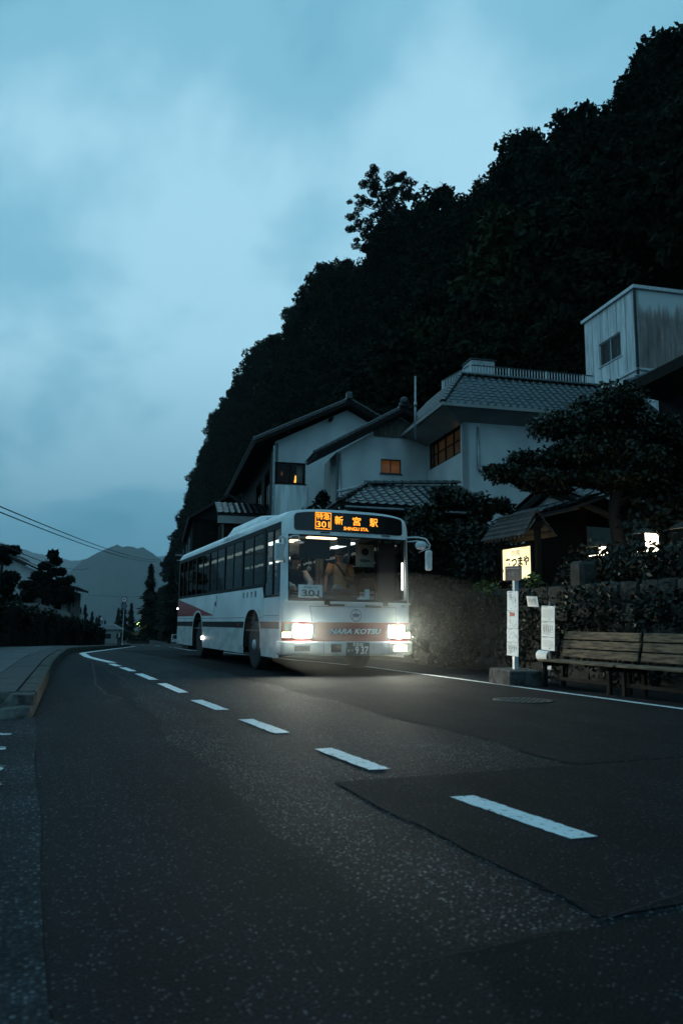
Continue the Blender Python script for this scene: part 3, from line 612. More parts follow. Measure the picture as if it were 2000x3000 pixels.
# the wood that covers the slope: one mass
def build_forest():
    rng = np.random.default_rng(3); pts = []; rot = []; scl = []; idx = []
    y = -30.0
    while y < 440:
        t, p = TOE(y), PR(y); sp = 4.6 + max(0, y) / 160; x = t + 2
        while x < p - 4:
            xx = x + rng.uniform(-1.6, 1.6); yy = y + rng.uniform(-1.8, 1.8)
            if not ((yy < 44 and xx < 27 and yy > -40) or (yy < 36 and xx < 33)):
                pts.append((xx, yy, hill_z(xx, yy) - .6)); rot.append(rng.uniform(0, 6.28)); scl.append(rng.uniform(.7, 1.2) * (1 + max(0, y) / 900)); idx.append(int(rng.integers(0, 4)))
            x += sp * .8
        y += sp
    for yy in np.arange(36, 48, 3.6):                                   # undergrowth and trees right behind the houses
        for xx in np.arange(27.5, 34, 3.4): pts.append((xx + rng.uniform(-1, 1), yy, hill_z(xx, yy) - .6)); rot.append(rng.uniform(0, 6.28)); scl.append(rng.uniform(.6, .9)); idx.append(int(rng.integers(0, 4)))
    me = bpy.data.meshes.new('forest'); me.vertices.add(len(pts)); me.vertices.foreach_set('co', np.array(pts, np.float32).ravel())
    for nm, ty, dat in (('rot', 'FLOAT', rot), ('scl', 'FLOAT', scl), ('idx', 'INT', idx)):
        at = me.attributes.new(nm, ty, 'POINT'); at.data.foreach_set('value', dat)
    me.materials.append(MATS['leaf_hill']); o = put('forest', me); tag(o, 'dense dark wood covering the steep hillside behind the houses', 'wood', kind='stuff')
    ng = bpy.data.node_groups.new('forest_nodes', 'GeometryNodeTree'); ng.interface.new_socket('Geometry', in_out='INPUT', socket_type='NodeSocketGeometry'); ng.interface.new_socket('Geometry', in_out='OUTPUT', socket_type='NodeSocketGeometry')
    N, L = ng.nodes, ng.links; gi = N.new('NodeGroupInput'); go = N.new('NodeGroupOutput'); jo = N.new('GeometryNodeJoinGeometry')
    def attr(n, ty): a = N.new('GeometryNodeInputNamedAttribute'); a.data_type = ty; a.inputs['Name'].default_value = n; return a.outputs['Attribute']
    crowns = [ob for ob in COL.objects if ob.name.startswith('crown')]; src = [next(ob for ob in crowns if ob.data == PROTO[i][0]) for i in range(4)]
    ia, ra, sa = attr('idx', 'INT'), attr('rot', 'FLOAT'), attr('scl', 'FLOAT'); cx = N.new('ShaderNodeCombineXYZ'); L.new(ra, cx.inputs['Z'])
    for i in range(4):
        oi = N.new('GeometryNodeObjectInfo'); oi.inputs['Object'].default_value = src[i]; oi.transform_space = 'ORIGINAL'
        eq = N.new('FunctionNodeCompare'); eq.data_type = 'INT'; eq.operation = 'EQUAL'; L.new(ia, eq.inputs[2]); eq.inputs[3].default_value = i
        ip = N.new('GeometryNodeInstanceOnPoints'); L.new(gi.outputs[0], ip.inputs['Points']); L.new(eq.outputs[0], ip.inputs['Selection']); L.new(oi.outputs['Geometry'], ip.inputs['Instance']); L.new(cx.outputs[0], ip.inputs['Rotation']); L.new(sa, ip.inputs['Scale']); L.new(ip.outputs[0], jo.inputs[0])
    L.new(jo.outputs[0], go.inputs[0]); md = o.modifiers.new('forest', 'NODES'); md.node_group = ng
    return len(pts)
print('forest', build_forest())
# conifers by the far road
def conifer_meshes(seed, h=12.0, r=2.3, n=1500, m='leaf_conifer'):
    rng = np.random.default_rng(seed); t = rng.random(n) ** .8; z = h * (.10 + .9 * t); rr = r * (1 - t) ** .85 * (.75 + .35 * np.sin(t * 34 + seed)) + .12; a = rng.uniform(0, 6.283, n); f = rng.uniform(.35, 1.0, n)
    P = np.stack([rr * f * np.cos(a), rr * f * np.sin(a), z - rr * f * .25], 1); o = np.stack([np.cos(a), np.sin(a), -.35 + 0 * a], 1) + rng.normal(scale=.25, size=(n, 3)); o /= np.linalg.norm(o, axis=1)[:, None]
    s = np.stack([-np.sin(a), np.cos(a), 0 * a], 1) + rng.normal(scale=.3, size=(n, 3)); s /= np.linalg.norm(s, axis=1)[:, None]; k = (.32 + .45 * (1 - t))[:, None] * rng.uniform(.7, 1.2, (n, 1))
    V = np.stack([P - o * k, P + s * k * .4, P + o * k, P - s * k * .4], 1).reshape(-1, 3); mb = MB(); mb.tube([(0, 0, -.5), (0, 0, h * .5), (0, 0, h * .97)], [.22, .14, .03], 7)
    return npmesh('crown', V, np.arange(n * 4).reshape(-1, 4), m), mb.mesh('trunk', 'bark', True)
CON = [conifer_meshes(s) for s in (1, 2, 3)]
CLAB = ['slim dark conifer standing highest beside the far road', 'dark conifer among those bordering the far side of the road']
con = [(24.6, 172, 1.45), (28.0, 165, 1.35), (31.0, 168, 1.55), (33, 150, 1.45), (27, 190, 1.15), (22.8, 205, .95), (35, 178, 1.6), (29.5, 140, 1.1), (38, 190, 1.6), (26.0, 215, .9), (24.8, 235, .85), (36, 215, 1.3), (33.5, 240, 1.1), (41, 160, 1.7), (24, 128, .62), (26.5, 118, .85), (28, 104, .95), (24.5, 96, .6)]
for i, (x, y, s) in enumerate(con):
    o = plant_tree('conifer_tree', CON[i % 3], (x, y, gz(y) - .2), s, i * 1.3, CLAB[0] if i == 0 else CLAB[1], None if i == 0 else 'conifers beside the far road')
for i, (x, y, s) in enumerate([(12.5, 190, .75), (9.5, 175, .6), (16, 215, .7), (6.5, 160, .62), (18.5, 232, .62), (21.5, 255, .7), (15, 250, .9), (24, 290, .8), (11, 225, .95), (27.5, 305, .7), (5, 200, 1.0)]):
    plant_tree('conifer_tree', CON[(i + 1) % 3], (x, y, gz(y) - .2), s, i * 1.9, 'small dark conifer in the misty valley left of the far road', 'conifers left of the far road')
# cloud-pruned pines by the left-hand houses
def pruned_pine(loc, seed, h, pads, label, lean=0.0):
    o = thing('pine_tree', label, 'tree', loc); rnd = random.Random(seed); mb = MB()
    mb.tube([(0, 0, -.3), (.12, 0, h * .25), (-.15, .05, h * .5), (.1 + lean * .6, 0, h * .75), (lean, 0, h * .97)], [.22, .19, .15, .10, .04], 8); blobs = []
    for (x, z, rx, rz) in pads:
        yy = rnd.uniform(-.5, .5); mb.tube([(0 + lean * z / h, 0, z - .35), (x * .5, yy * .5, z - .30), (x, yy, z - .1)], [.08, .06, .03], 5)
        for k in range(5): blobs.append((x + rnd.uniform(-.55, .55) * rx, yy + rnd.uniform(-.6, .6) * rx, z + rnd.uniform(-.1, .15), rx * .55, rx * .55, rz, rx / 1.1))
    mb.build('trunk', 'bark', o, True); put('crown', leaves(seed, blobs, 170, .17, 'leaf_pine', asp=2.6, hollow=.2), o); return o
pruned_pine((1.55, 70.5, gz(70.5) - .1), 3, 8.1, [(.05, 7.9, .55, .3), (.25, 7.3, .75, .32), (-.45, 6.9, .6, .3), (.6, 6.4, .8, .3), (-.5, 6.0, .9, .35), (1.35, 5.7, .75, .28), (.2, 5.4, 1.0, .35), (-1.4, 5.2, .9, .35), (1.0, 4.8, 1.1, .35), (-1.0, 4.5, 1.2, .4), (.6, 4.1, 1.1, .4), (1.6, 4.3, .7, .3), (-1.9, 3.9, .9, .35)], 'bushy cloud-pruned pine in front of the white-walled house')
pruned_pine((-2.0, 54.5, gz(54.5) - .1), 6, 6.6, [(.7, 6.4, .8, .22), (-.3, 6.3, 1.0, .25), (.2, 5.8, .8, .22), (-.4, 5.0, .9, .3), (.7, 4.6, .7, .3), (.4, 3.9, .8, .35), (-.5, 3.7, .9, .35), (.9, 3.2, .7, .3)], 'flat-topped cloud-pruned pine cut by the picture edge', .3)
# ------------------------------------------------------------------ the bus
def skin_mesh(name, verts, edges, radii, m, root=0, sub=1):
    me = bpy.data.meshes.new(name); me.from_pydata([tuple(v) for v in verts], edges, []); o = bpy.data.objects.new(name, me); COL.objects.link(o)
    md = o.modifiers.new('skin', 'SKIN'); md.use_smooth_shade = True
    for i, d in enumerate(me.skin_vertices[0].data): r = radii[i]; d.radius = (r, r) if isinstance(r, (int, float)) else r; d.use_root = (i == root)
    s = o.modifiers.new('sub', 'SUBSURF'); s.levels = sub; s.render_levels = sub
    dg = bpy.context.evaluated_depsgraph_get(); dg.update(); out = bpy.data.meshes.new_from_object(o.evaluated_get(dg)); bpy.data.objects.remove(o); bpy.data.meshes.remove(me)
    out.name = name; out.materials.clear(); out.materials.append(MATS[m]); out.polygons.foreach_set('use_smooth', [True] * len(out.polygons)); return out
def hand_verts(base, d, side, curl=.5):
    """palm and five bent fingers from the wrist, as skin chains"""
    base = Vector(base); d = Vector(d).normalized(); s = Vector(side).normalized(); n = d.cross(s); V = [base, base + d * .05, base + d * .085]; E = [(0, 1), (1, 2)]; Rr = [.026, .034, .030]
    for k, (o, l) in enumerate(((-.027, .062), (-.009, .074), (.009, .070), (.026, .056))):
        a = base + d * .088 + s * o; b = a + (d * math.cos(curl) - n * math.sin(curl)) * l * .55; c = b + (d * math.cos(curl * 2.2) - n * math.sin(curl * 2.2)) * l * .45; i = len(V); V += [a, b, c]; Rr += [.0095, .0085, .007]; E += [(2, i), (i, i + 1), (i + 1, i + 2)]
    i = len(V); V += [base + d * .03 - s * .045, base + d * .07 - s * .06 - n * .02]; Rr += [.011, .008]; E += [(1, i), (i, i + 1)]
    return V, E, Rr
def person_body(J, m_skin='skin'):
    """J: joints pelvis, chest, neck, head(direction implied), l/r shoulder elbow wrist hip knee ankle toe"""
    names = ['pelvis', 'waist', 'chest', 'neck', 'head_low', 'head', 'head_top', 'ls', 'le', 'lw', 'rs', 're', 'rw', 'lh', 'lk', 'la', 'lt', 'rh', 'rk', 'ra', 'rt']; idx = {n: i for i, n in enumerate(names)}
    rad = dict(pelvis=(.15, .12), waist=(.135, .10), chest=(.165, .11), neck=.052, head_low=.068, head=(.088, .098), head_top=.068, ls=.062, le=.045, lw=.030, rs=.062, re=.045, rw=.030, lh=.088, lk=.062, la=.042, lt=.035, rh=.088, rk=.062, ra=.042, rt=.035)
    E = [('pelvis', 'waist'), ('waist', 'chest'), ('chest', 'neck'), ('neck', 'head_low'), ('head_low', 'head'), ('head', 'head_top'), ('chest', 'ls'), ('ls', 'le'), ('le', 'lw'), ('chest', 'rs'), ('rs', 're'), ('re', 'rw'), ('pelvis', 'lh'), ('lh', 'lk'), ('lk', 'la'), ('la', 'lt'), ('pelvis', 'rh'), ('rh', 'rk'), ('rk', 'ra'), ('ra', 'rt')]
    V = [Vector(J[n]) for n in names]; ed = [(idx[a], idx[b]) for a, b in E]; rr = [rad[n] for n in names]
    for w, el, sd in (('lw', 'le', -1), ('rw', 're', 1)):
        d = (Vector(J[w]) - Vector(J[el])); sidev = d.cross(Vector((0, 0, 1))); sidev = sidev if sidev.length > 1e-3 else Vector((0, 1, 0)); hv, he, hr = hand_verts(J[w], d, sidev * sd); o = len(V)
        V += hv[1:]; rr += hr[1:]; ed += [(idx[w] if a == 0 else o + a - 1, o + b - 1) for a, b in he]
    return skin_mesh('body', V, ed, rr, m_skin)
def face_bits(o, head, fwd, hair=True, cap=None):
    head = Vector(head); f = Vector(fwd).normalized(); s = f.cross(Vector((0, 0, 1))).normalized(); mb = MB(); mb.ball(head + f * .098 + Vector((0, 0, -.005)), (.014, .014, .022), 8, 6); mb.build('nose', 'skin', o, True)
    for k in (-1, 1):
        mb = MB(); mb.ball(head + f * .085 + s * .034 * k + Vector((0, 0, .018)), (.012, .012, .008), 8, 6); mb.build('eye', 'ink', o, True)
        mb = MB(); mb.ball(head + s * .09 * k, (.016, .02, .03), 8, 6); mb.build('ear', 'skin', o, True)
    mb = MB(); mb.ball(head + f * .088 + Vector((0, 0, -.045)), (.022, .008, .006), 8, 6); mb.build('mouth', 'bus_red', o, True)
    if hair: mb = MB(); mb.ball(head - f * .02 + Vector((0, 0, .045)), (.102, .108, .085), 14, 8); mb.build('hair', 'hair_dark', o, True)
    if cap: mb = MB(); mb.ball(head - f * .005 + Vector((0, 0, .065)), (.106, .112, .075), 14, 8); mb.slab([head + f * .08 + s * .08 + Vector((0, 0, .06)), head + f * .19 + s * .05 + Vector((0, 0, .045)), head + f * .19 - s * .05 + Vector((0, 0, .045)), head + f * .08 - s * .08 + Vector((0, 0, .06))], .01); mb.build('cap', cap, o, True)
def garment(o, name, m, pts, rads, n=14):
    """tube of cloth with elliptical sections: rads (rx, ry)"""
    mb = MB(); rows = []
    for (p, (rx, ry)) in zip(pts, rads): rows.append([(p[0] + rx * math.cos(2 * math.pi * i / n), p[1] + ry * math.sin(2 * math.pi * i / n), p[2] + .008 * math.sin(i * 2.1)) for i in range(n + 1)])
    mb.grid(rows); return mb.build(name, m, o, True)

W_, H_ROOF, LEN, ZS = 2.49, 3.03, 10.45, 2.76
bus = thing('city_bus', 'white bus with red front band and lit amber destination display, headlights on', 'bus', (4.2, 13.0, 0))
FB, LEAN = .18, .07
XS = sorted({round(1.245 + sg * 1.245 * (1 - (1 - t / 14) ** 3), 5) for t in range(15) for sg in (-1, 1)})
def yf(x, z=1.0, off=0.0):
    u = min(1.0, abs(x - 1.245) / 1.245); return FB - FB * max(0.0, 1 - u ** 5) ** .2 - off - .05 * (1 - u * u) + LEAN * max(0, z - 1.3) / 1.4
def fpt(x, z, off=0.0):
    u = (x - 1.245) / 1.245; e = off * max(0, abs(u) - .9) * 10; return (x + math.copysign(e, u), yf(x, z, off), z)
def fstrip(x0, x1, zs, off, name, m, parent=None, smooth=True, ext=False, ztop=None):
    xs = [x for x in XS if x0 < x < x1]; xs = [x0] + xs + [x1]; rows = []
    for k, z in enumerate(zs):
        of = off[k] if isinstance(off, (list, tuple)) else off
        row = [fpt(x, (min(z, ztop(x)) if ztop else z), of) for x in xs]
        if ext: row = [(row[0][0], .32, z)] + row + [(row[-1][0], .32, z)]
        rows.append(row)
    mb = MB(); mb.grid(rows); return mb.build(name, m, parent or bus, smooth)
ztop = lambda x: ZS + .235 * max(0.0, 1 - (abs(x - 1.245) / 1.245) ** 3.4) ** (1 / 3.4)
fstrip(0, W_, [.36, .62, .94, 1.1, 1.31], 0.0, 'front_panel', 'bus_white', ext=True)
fstrip(.0, W_, [.60, .75, .94], .005, 'red_band', 'bus_red')
fstrip(0, W_, [.60, .60, .575, .40, .37, .345], [.0, .035, .05, .05, .04, .0], 'bumper', 'bus_bumper', ext=True)
fstrip(.02, W_ - .02, [1.31, 1.31, 1.285, 1.27], [.0, .03, .03, .006], 'cowl_ledge', 'bus_white')
# header with the destination display
xsf = XS; rows = []
for k in range(9):
    t = k / 8; rows.append([(x, yf(x, 2.5) + .015 * t + .07 * t ** 4, 2.51 + (ztop(x) - 2.51) * t) for x in xsf])
for r in rows: r.insert(0, (0, .32, r[0][2])); r.append((W_, .32, r[-1][2]))
mb = MB(); mb.grid(rows); mb.build('header', 'bus_white', bus, True)
xsd = [x for x in XS if .17 < x < 2.32]; xsd = [.16, .175, .2] + [x for x in xsd if .2 < x < 2.29] + [2.29, 2.315, 2.33]; rows = []
def dlim(x):
    e = min(1, min(x - .16, 2.33 - x) / .06 + .0); c = .05 * (1 - math.sqrt(max(0, 1 - (1 - min(1, e)) ** 2))); return 2.585 + c, min(ztop(x) - .05, 2.94) - c
for k in range(5):
    t = k / 4; row = []
    for x in xsd: a, b = dlim(x); row.append((x, yf(x, 2.5) - .008 + .012 * t, a + (b - a) * t))
    rows.append(row)
mb = MB(); mb.grid(rows); disp = mb.build('destination_display', 'dest_black', bus, True)
def dtext(s, size, x, z, wide=None, **kw): return text('amber_lettering', s, size, 'led_amber', ((1, 0, 0), (0, .05, 1)), (x, yf(x, 2.5) - .016 + .006, z), disp, wide=wide, **kw)
dtext('特急', .125, .70, 2.845, .26, bold=.0012); dtext('301', .155, .70, 2.70, .25, bold=.002)
dtext('新', .17, 1.005, 2.785, .165, bold=.002); dtext('宮', .17, 1.36, 2.785, .165, bold=.002); dtext('駅', .17, 1.71, 2.785, .165, bold=.002)
dtext('SHINGU STA.', .085, 1.35, 2.652, .50, bold=.0015)
mb = MB()
for (x0, x1, z0, z1) in ((.545, .855, 2.915, 2.927), (.545, .855, 2.617, 2.629), (.545, .557, 2.629, 2.915), (.843, .855, 2.629, 2.915)):
    y0 = yf(.7, 2.5) - .014; mb.add([(x0, y0, z0), (x1, y0, z0), (x1, y0 + .004, z1), (x0, y0 + .004, z1)], [(0, 1, 2, 3)])
mb.build('amber_frame', 'led_amber', disp)
# roof
mb = MB(); rows = []
for d in (.07, .10, .15, .22, .32, .5, .8, 1.2, 2, 3, 4, 5, 6, 7, 8, 9, 9.8, 10.1, 10.25, 10.32, 10.35):
    k = .235 + .045 * min(1, (d - .07) / .45) ** .6; e = max(0, (d - 10.0) / .35); row = []
    for x in XS:
        u = abs(x - 1.245) / 1.245; row.append((x, max(d + yf(x, 2.5) + .015, .0) if d < 1 else d + .06, ZS + (k - .12 * e * e) * max(0.0, 1 - u ** 3.4) ** (1 / 3.4)))
    rows.append(row)
mb.grid(rows); roof = mb.build('roof', 'bus_white', bus, True)
mb = MB(); prof = [(.0, .0), (.04, .10), (.12, .16), (.5, .18), (1.1, .18), (1.48, .16), (1.56, .10), (1.6, .0)]
for (ya, yb, k) in ((3.2, 6.75, 1),):
    rows = []
    for (yy, s, dx) in ((ya, .05, .10), (ya + .12, .8, .04), (ya + .45, 1.0, 0), (yb - .6, 1.0, 0), (yb - .12, .8, .04), (yb, .05, .10)): rows.append([(.445 + dx + px * (1.6 - 2 * dx) / 1.6, yy, 2.98 + pz * s * 2.1) for px, pz in prof])
    mb.grid(rows)
acu = mb.build('roof_cooler', 'bus_white', bus, False)
for a_ in (.60, 1.42): mb = MB(); mb.box(a_, a_ + .42, 3.22, 3.30, 3.06, 3.20); mb.build('cooler_vent', 'bus_black', acu)
# sides
ARCH = (2.12, 7.45)
def zbot(y):
    z = .29
    for c in ARCH:
        d = abs(y - c) / .63
        if d < 1: z = max(z, .42 + .76 * (1 - d ** 2.6) ** (1 / 2.6))
    return z
YS = sorted(set([.32, 1.34, LEN] + [round(.32 + i * .1013, 4) for i in range(100)] + [c + s * .63 * (1 - (1 - t / 10) ** 2.2) for c in ARCH for t in range(11) for s in (-1, 1)]))
PILL = [1.34, 3.0, 4.63, 6.28, 7.83, 9.05, 10.40]
for sx, near in ((0.0, True), (W_, False)):
    sg = 1 if near else -1; X = lambda d: sx + sg * d                              # d grows inward
    def side_sheet(zlo, zhi, m, name, out=0.0, y0=.32, y1=LEN, parent=None):
        ys_ = [y0] + [y for y in YS if y0 < y < y1] + [y1]; mb = MB()
        a = [(X(-out), y, min(zhi(y), max(zlo(y), zbot(y)))) for y in ys_]; b = [(X(-out), y, max(zhi(y), min(zbot(y), 1.2)) if zbot(y) > zhi(y) else zhi(y)) for y in ys_]
        vs, fs = [], []
        for i in range(len(ys_) - 1):
            if zbot((ys_[i] + ys_[i + 1]) / 2) >= zhi(ys_[i]) - .003:
                if vs: MB().add(vs, fs).build(name, m, parent or bus)
                vs, fs = [], []; continue
            k = len(vs); vs += [a[i], a[i + 1], (X(-out), ys_[i + 1], zhi(ys_[i + 1])), (X(-out), ys_[i], zhi(ys_[i]))]; fs.append((k, k + 1, k + 2, k + 3))
        mb.add(vs, fs); return mb.build(name, m, parent or bus)
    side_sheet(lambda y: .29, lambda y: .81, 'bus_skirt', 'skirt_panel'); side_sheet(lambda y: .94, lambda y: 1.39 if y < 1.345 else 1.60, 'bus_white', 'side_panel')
    side_sheet(lambda y: .81, lambda y: .94, 'bus_black', 'stripe', .003)
    # arch lips and liners
    for c in ARCH:
        mb = MB(); A_ = [c + s * .63 * (1 - (1 - t / 10) ** 2.2) for s in (-1, 1) for t in (range(10, -1, -1) if s < 0 else range(1, 11))]; r0 = [(X(-.012), y, max(.36, zbot(y))) for y in A_]; r1 = [(X(-.012), c + (y - c) * 1.07, max(.36, zbot(y)) + .045) for y in A_]; r2 = [(X(.42), y, max(.36, zbot(y))) for y in A_]
        mb.grid([r1, r0]); mb.build('arch_lip', 'rubber_seal' if False else 'bus_white', bus); mb = MB(); mb.grid([r0, r2]); mb.add(r2, [tuple(range(len(r2)))]); mb.build('wheel_housing', 'underbody', bus)
    # window band
    mb = MB()
    for (y0, y1, z0, z1) in ((1.34, 10.45, 1.60, 1.67), (1.34, 10.45, 2.66, ZS)): mb.box(min(X(-.002), X(.04)), max(X(-.002), X(.04)), y0, y1, z0, z1)
    mb.build('window_rail', 'rubber_seal', bus)
    for y in PILL:
        wd = .09 if y > 1.5 else .14; mb = MB(); mb.box(min(X(-.004), X(.045)), max(X(-.004), X(.045)), y - wd / 2 - (.0 if y < 10 else .1), y + wd / 2, 1.67, 2.66); mb.build('pillar', 'rubber_seal', bus)
    for y0, y1 in zip(PILL, PILL[1:]):
        mb = MB(); mb.box(min(X(.012), X(.018)), max(X(.012), X(.018)), y0 + .05, y1 - .05, 1.672, 2.658); wn = mb.build('side_window', 'glass_tint', bus)
        ym = (y0 + y1) / 2; mb = MB(); mb.box(min(X(.002), X(.03)), max(X(.002), X(.03)), ym - .025, ym + .025, 1.674, 2.656); mb.build('sash_bar', 'rubber_seal', wn)
    # driver's window (near side) or door (far side)
    mb = MB(); mb.box(min(X(.012), X(.018)), max(X(.012), X(.018)), .36, 1.27, 1.41, 2.66); dw = mb.build('driver_window' if near else 'door_window', 'glass_clear', bus)
    mb = MB()
    for (y0, y1, z0, z1) in ((.32, 1.27, 1.39, 1.43), (.32, 1.27, 2.64, ZS), (.32, .37, 1.43, 2.64), (.76, .81, 1.43, 2.64)): mb.box(min(X(-.003), X(.03)), max(X(-.003), X(.03)), y0, y1, z0, z1)
    mb.build('window_frame', 'rubber_seal', dw)
    for (y0, y1, z0, z1) in ((1.42, LEN - .02, 1.017, 1.025), (.34, 1.34, 1.046, 1.054), (1.338, 1.346, 1.03, 1.6), (.34, .347, .95, 1.39), (4.6, 4.607, .3, .80), (4.6, 4.607, .95, 1.016), (9.2, 9.206, .3, .80)):
        mb = MB(); mb.add([(X(-.0025), y0, z0), (X(-.0025), y1, z0), (X(-.0025), y1, z1), (X(-.0025), y0, z1)], [(0, 1, 2, 3)]); mb.build('panel_seam', 'ink', bus)
    if near:
        mb = MB(); mb.add([(-.004, 10.44, 1.595), (-.004, 10.44, 1.09), (-.004, 8.05, 1.09), (-.004, 8.0, 1.16), (-.004, 7.6, 1.20), (-.004, 7.2, 1.16), (-.004, 7.0, 1.09), (-.004, 5.55, 1.085), (-.004, 8.2, 1.37)], [tuple(range(9))]); mb.build('red_wedge', 'bus_red', bus)
    # pillars at the front corners
    mb = MB(); r = []
    for z in (1.31, 1.7, 2.1, 2.52): r.append([(X(0), .33, z), (X(0), .26 + .03 * (z - 1.3), z), fpt(sx if near else W_, z), fpt(X(.03), z), fpt(X(.065), z)])
    mb.grid(r); mb.build('corner_pillar', 'bus_white', bus, True)
mb = MB(); rows = []
for z in (.36, .8, 1.5, 2.4, ZS): rows.append([(x, LEN + .0, z) for x in XS])
rows.append([(x, LEN - .03, ztop(x) - .07) for x in XS]); mb.grid(rows); mb.build('rear_panel', 'bus_white', bus)
# windscreen
fstrip(.05, W_ - .05, [1.325, 1.6, 1.9, 2.2, 2.52], -.012, 'windscreen', 'glass_clear')
fstrip(.035, W_ - .035, [1.31, 1.355], -.004, 'windscreen_seal', 'rubber_seal'); fstrip(.035, W_ - .035, [2.48, 2.525], -.004, 'windscreen_seal', 'rubber_seal')
for a in (.04, W_ - .085): fstrip(a, a + .045, [1.35, 1.9, 2.485], -.004, 'windscreen_seal', 'rubber_seal')
fstrip(1.765, 1.80, [1.35, 1.9, 2.485], -.02, 'door_post', 'rubber_seal')
# seams and marks on the front
fstrip(.45, 2.17, [1.214, 1.222], .003, 'panel_seam', 'ink'); 
mb = MB(); mb.add([fpt(.45, 1.22, .004), fpt(.458, 1.22, .004), fpt(.505, .945, .004), fpt(.497, .945, .004)], [(0, 1, 2, 3)]); mb.build('panel_seam', 'ink', bus)
fstrip(2.155, 2.162, [.945, 1.214], .003, 'panel_seam', 'ink'); fstrip(.70, .708, [.375, .59], .052, 'panel_seam', 'ink'); fstrip(1.98, 1.988, [.375, .59], .052, 'panel_seam', 'ink')
text('lettering', 'NARA KOTSU', .125, 'letter_white', '-y', (1.33, yf(1.33, 1, .012), .775), bus, wide=1.02, shear=.28, bold=.004)
text('maker_lettering', 'HINO', .065, 'ink', '-y', (2.27, yf(2.33, 1, .008), 1.25), bus, wide=.19, bold=.002)
em = MB(); n = 40
for i in range(n):
    a0, a1 = 2 * math.pi * i / n, 2 * math.pi * (i + 1) / n; c = (1.335, 1.065); em.add([(c[0] + r * math.cos(a), yf(1.335, 1, .008), c[1] + r * math.sin(a)) for r, a in ((.098, a0), (.098, a1), (.112, a1), (.112, a0))], [(0, 1, 2, 3)])
emb = em.build('emblem', 'ink_blue', bus)
def flat_poly(name, m, pts, face, loc, parent, sc=1.0):
    me = bpy.data.meshes.new(name); bm = bmesh.new(); f = bm.faces.new([bm.verts.new((p[0] * sc, p[1] * sc, 0)) for p in pts]); bmesh.ops.triangulate(bm, faces=[f]); bm.to_mesh(me); bm.free(); me.materials.append(MATS[m]); me.transform(frame_m(face, loc)); return put(name, me, parent)
flat_poly('emblem_deer', 'ink_blue', [(-.085, -.005), (-.03, .035), (-.005, .02), (-.006, .098), (.006, .098), (.005, .02), (.03, .03), (.08, .012), (.055, -.03), (.012, -.028), (-.045, -.03), (-.085, -.062), (-.06, -.03), (-.05, -.015)], '-y', (1.335, yf(1.335, 1, .009), 1.072), emb)
mb = MB(); mb.tube([(1.255, yf(1.3, 1, .008), 1.012), (1.335, yf(1.3, 1, .008), 1.045), (1.415, yf(1.3, 1, .008), 1.012)], .004, 5); mb.build('emblem_bar', 'ink_blue', emb)
DEER = [(-.23, -.215), (-.19, -.20), (-.11, -.06), (-.13, .0), (-.08, .045), (.0, .04), (.045, .09), (.05, .15), (.01, .20), (.03, .205), (.06, .165), (.075, .215), (.085, .165), (.12, .14), (.10, .125), (.085, .13), (.075, .05), (.07, -.02), (.12, -.06), (.10, -.12), (.085, -.10), (.095, -.06), (.03, -.045), (-.03, -.04), (-.075, -.05), (-.17, -.205), (-.23, -.23)]
flat_poly('deer_mark', 'ink_blue', DEER, '-x', (-.004, 5.42, 1.36), bus, 1.05)
for ch, yy in zip('奈良交通', (2.83, 2.53, 2.22, 1.92)): text('side_lettering', ch, .135, 'ink', '-x', (-.004, yy, 1.475), bus, bold=.002)
text('side_lettering', '新宮', .07, 'ink', ((0, 0, -1), (0, -1, 0)), (-.004, 1.68, 1.11), bus); text('side_lettering', '301', .06, 'ink', ((0, 0, -1), (0, -1, 0)), (-.004, 1.55, 1.11), bus)
text('roof_lettering', '— NARA KOTSU —', .13, 'ink_grey', '-x', (-.004, 4.05, 2.825), bus, wide=2.1, shear=.3)
# lamps
def lamp_unit(x0, x1, z0, z1, m, name, off=.016, bezel='bus_black'):
    o = fstrip(x0, x1, [z0, (z0 + z1) / 2, z1], off, name, m); e = .022
    for (a, b, c, d) in ((x0 - e, x1 + e, z0 - e, z0), (x0 - e, x1 + e, z1, z1 + e), (x0 - e, x0, z0, z1), (x1, x1 + e, z0, z1)): fstrip(a, b, [c, d], off + .004, 'bezel', bezel, o)
    return o
for x0 in (.02, 1.96): fstrip(x0, x0 + .51, [.645, .775, .91], .009, 'lamp_housing', 'hub_dark')
for x0 in (.16, 2.01): lamp_unit(x0, x0 + .32, .675, .885, 'headlamp', 'headlight')
fstrip(.003, .115, [.665, .755], .012, 'position_light', 'position_lamp'); fstrip(W_ - .115, W_ - .003, [.665, .755], .012, 'position_light', 'position_lamp')
lamp_unit(2.09, 2.37, .425, .525, 'fog_lamp', 'fog_light', .058, 'bus_bumper'); lamp_unit(.17, .45, .425, .525, 'hub_dark', 'fog_light', .058, 'bus_bumper')
for a in (.84, 1.65): lamp_unit(a, a + .2, .41, .55, 'underbody' if a < 1 else 'bus_bumper', 'tow_cover', .055, 'bus_bumper')
mb = MB(); mb.cbox(1.115, 1.575, yf(1.34, .5, .085), yf(1.34, .5, .07), .35, .585, .006); plate = mb.build('number_plate', 'plate_green', bus)
py0 = yf(1.34, .5, .087)
text('plate_text', '奈良200', .072, 'letter_white', '-y', (1.345, py0, .545), plate, wide=.20, bold=.001); text('plate_text', 'か', .06, 'letter_white', '-y', (1.165, py0, .435), plate); text('plate_text', '・', .1, 'letter_white', '-y', (1.235, py0, .44), plate)
text('plate_text', '9', .185, 'letter_white', '-y', (1.325, py0, .44), plate, wide=.062, bold=.002); text('plate_text', '37', .185, 'letter_white', '-y', (1.475, py0, .44), plate, wide=.145, bold=.002)
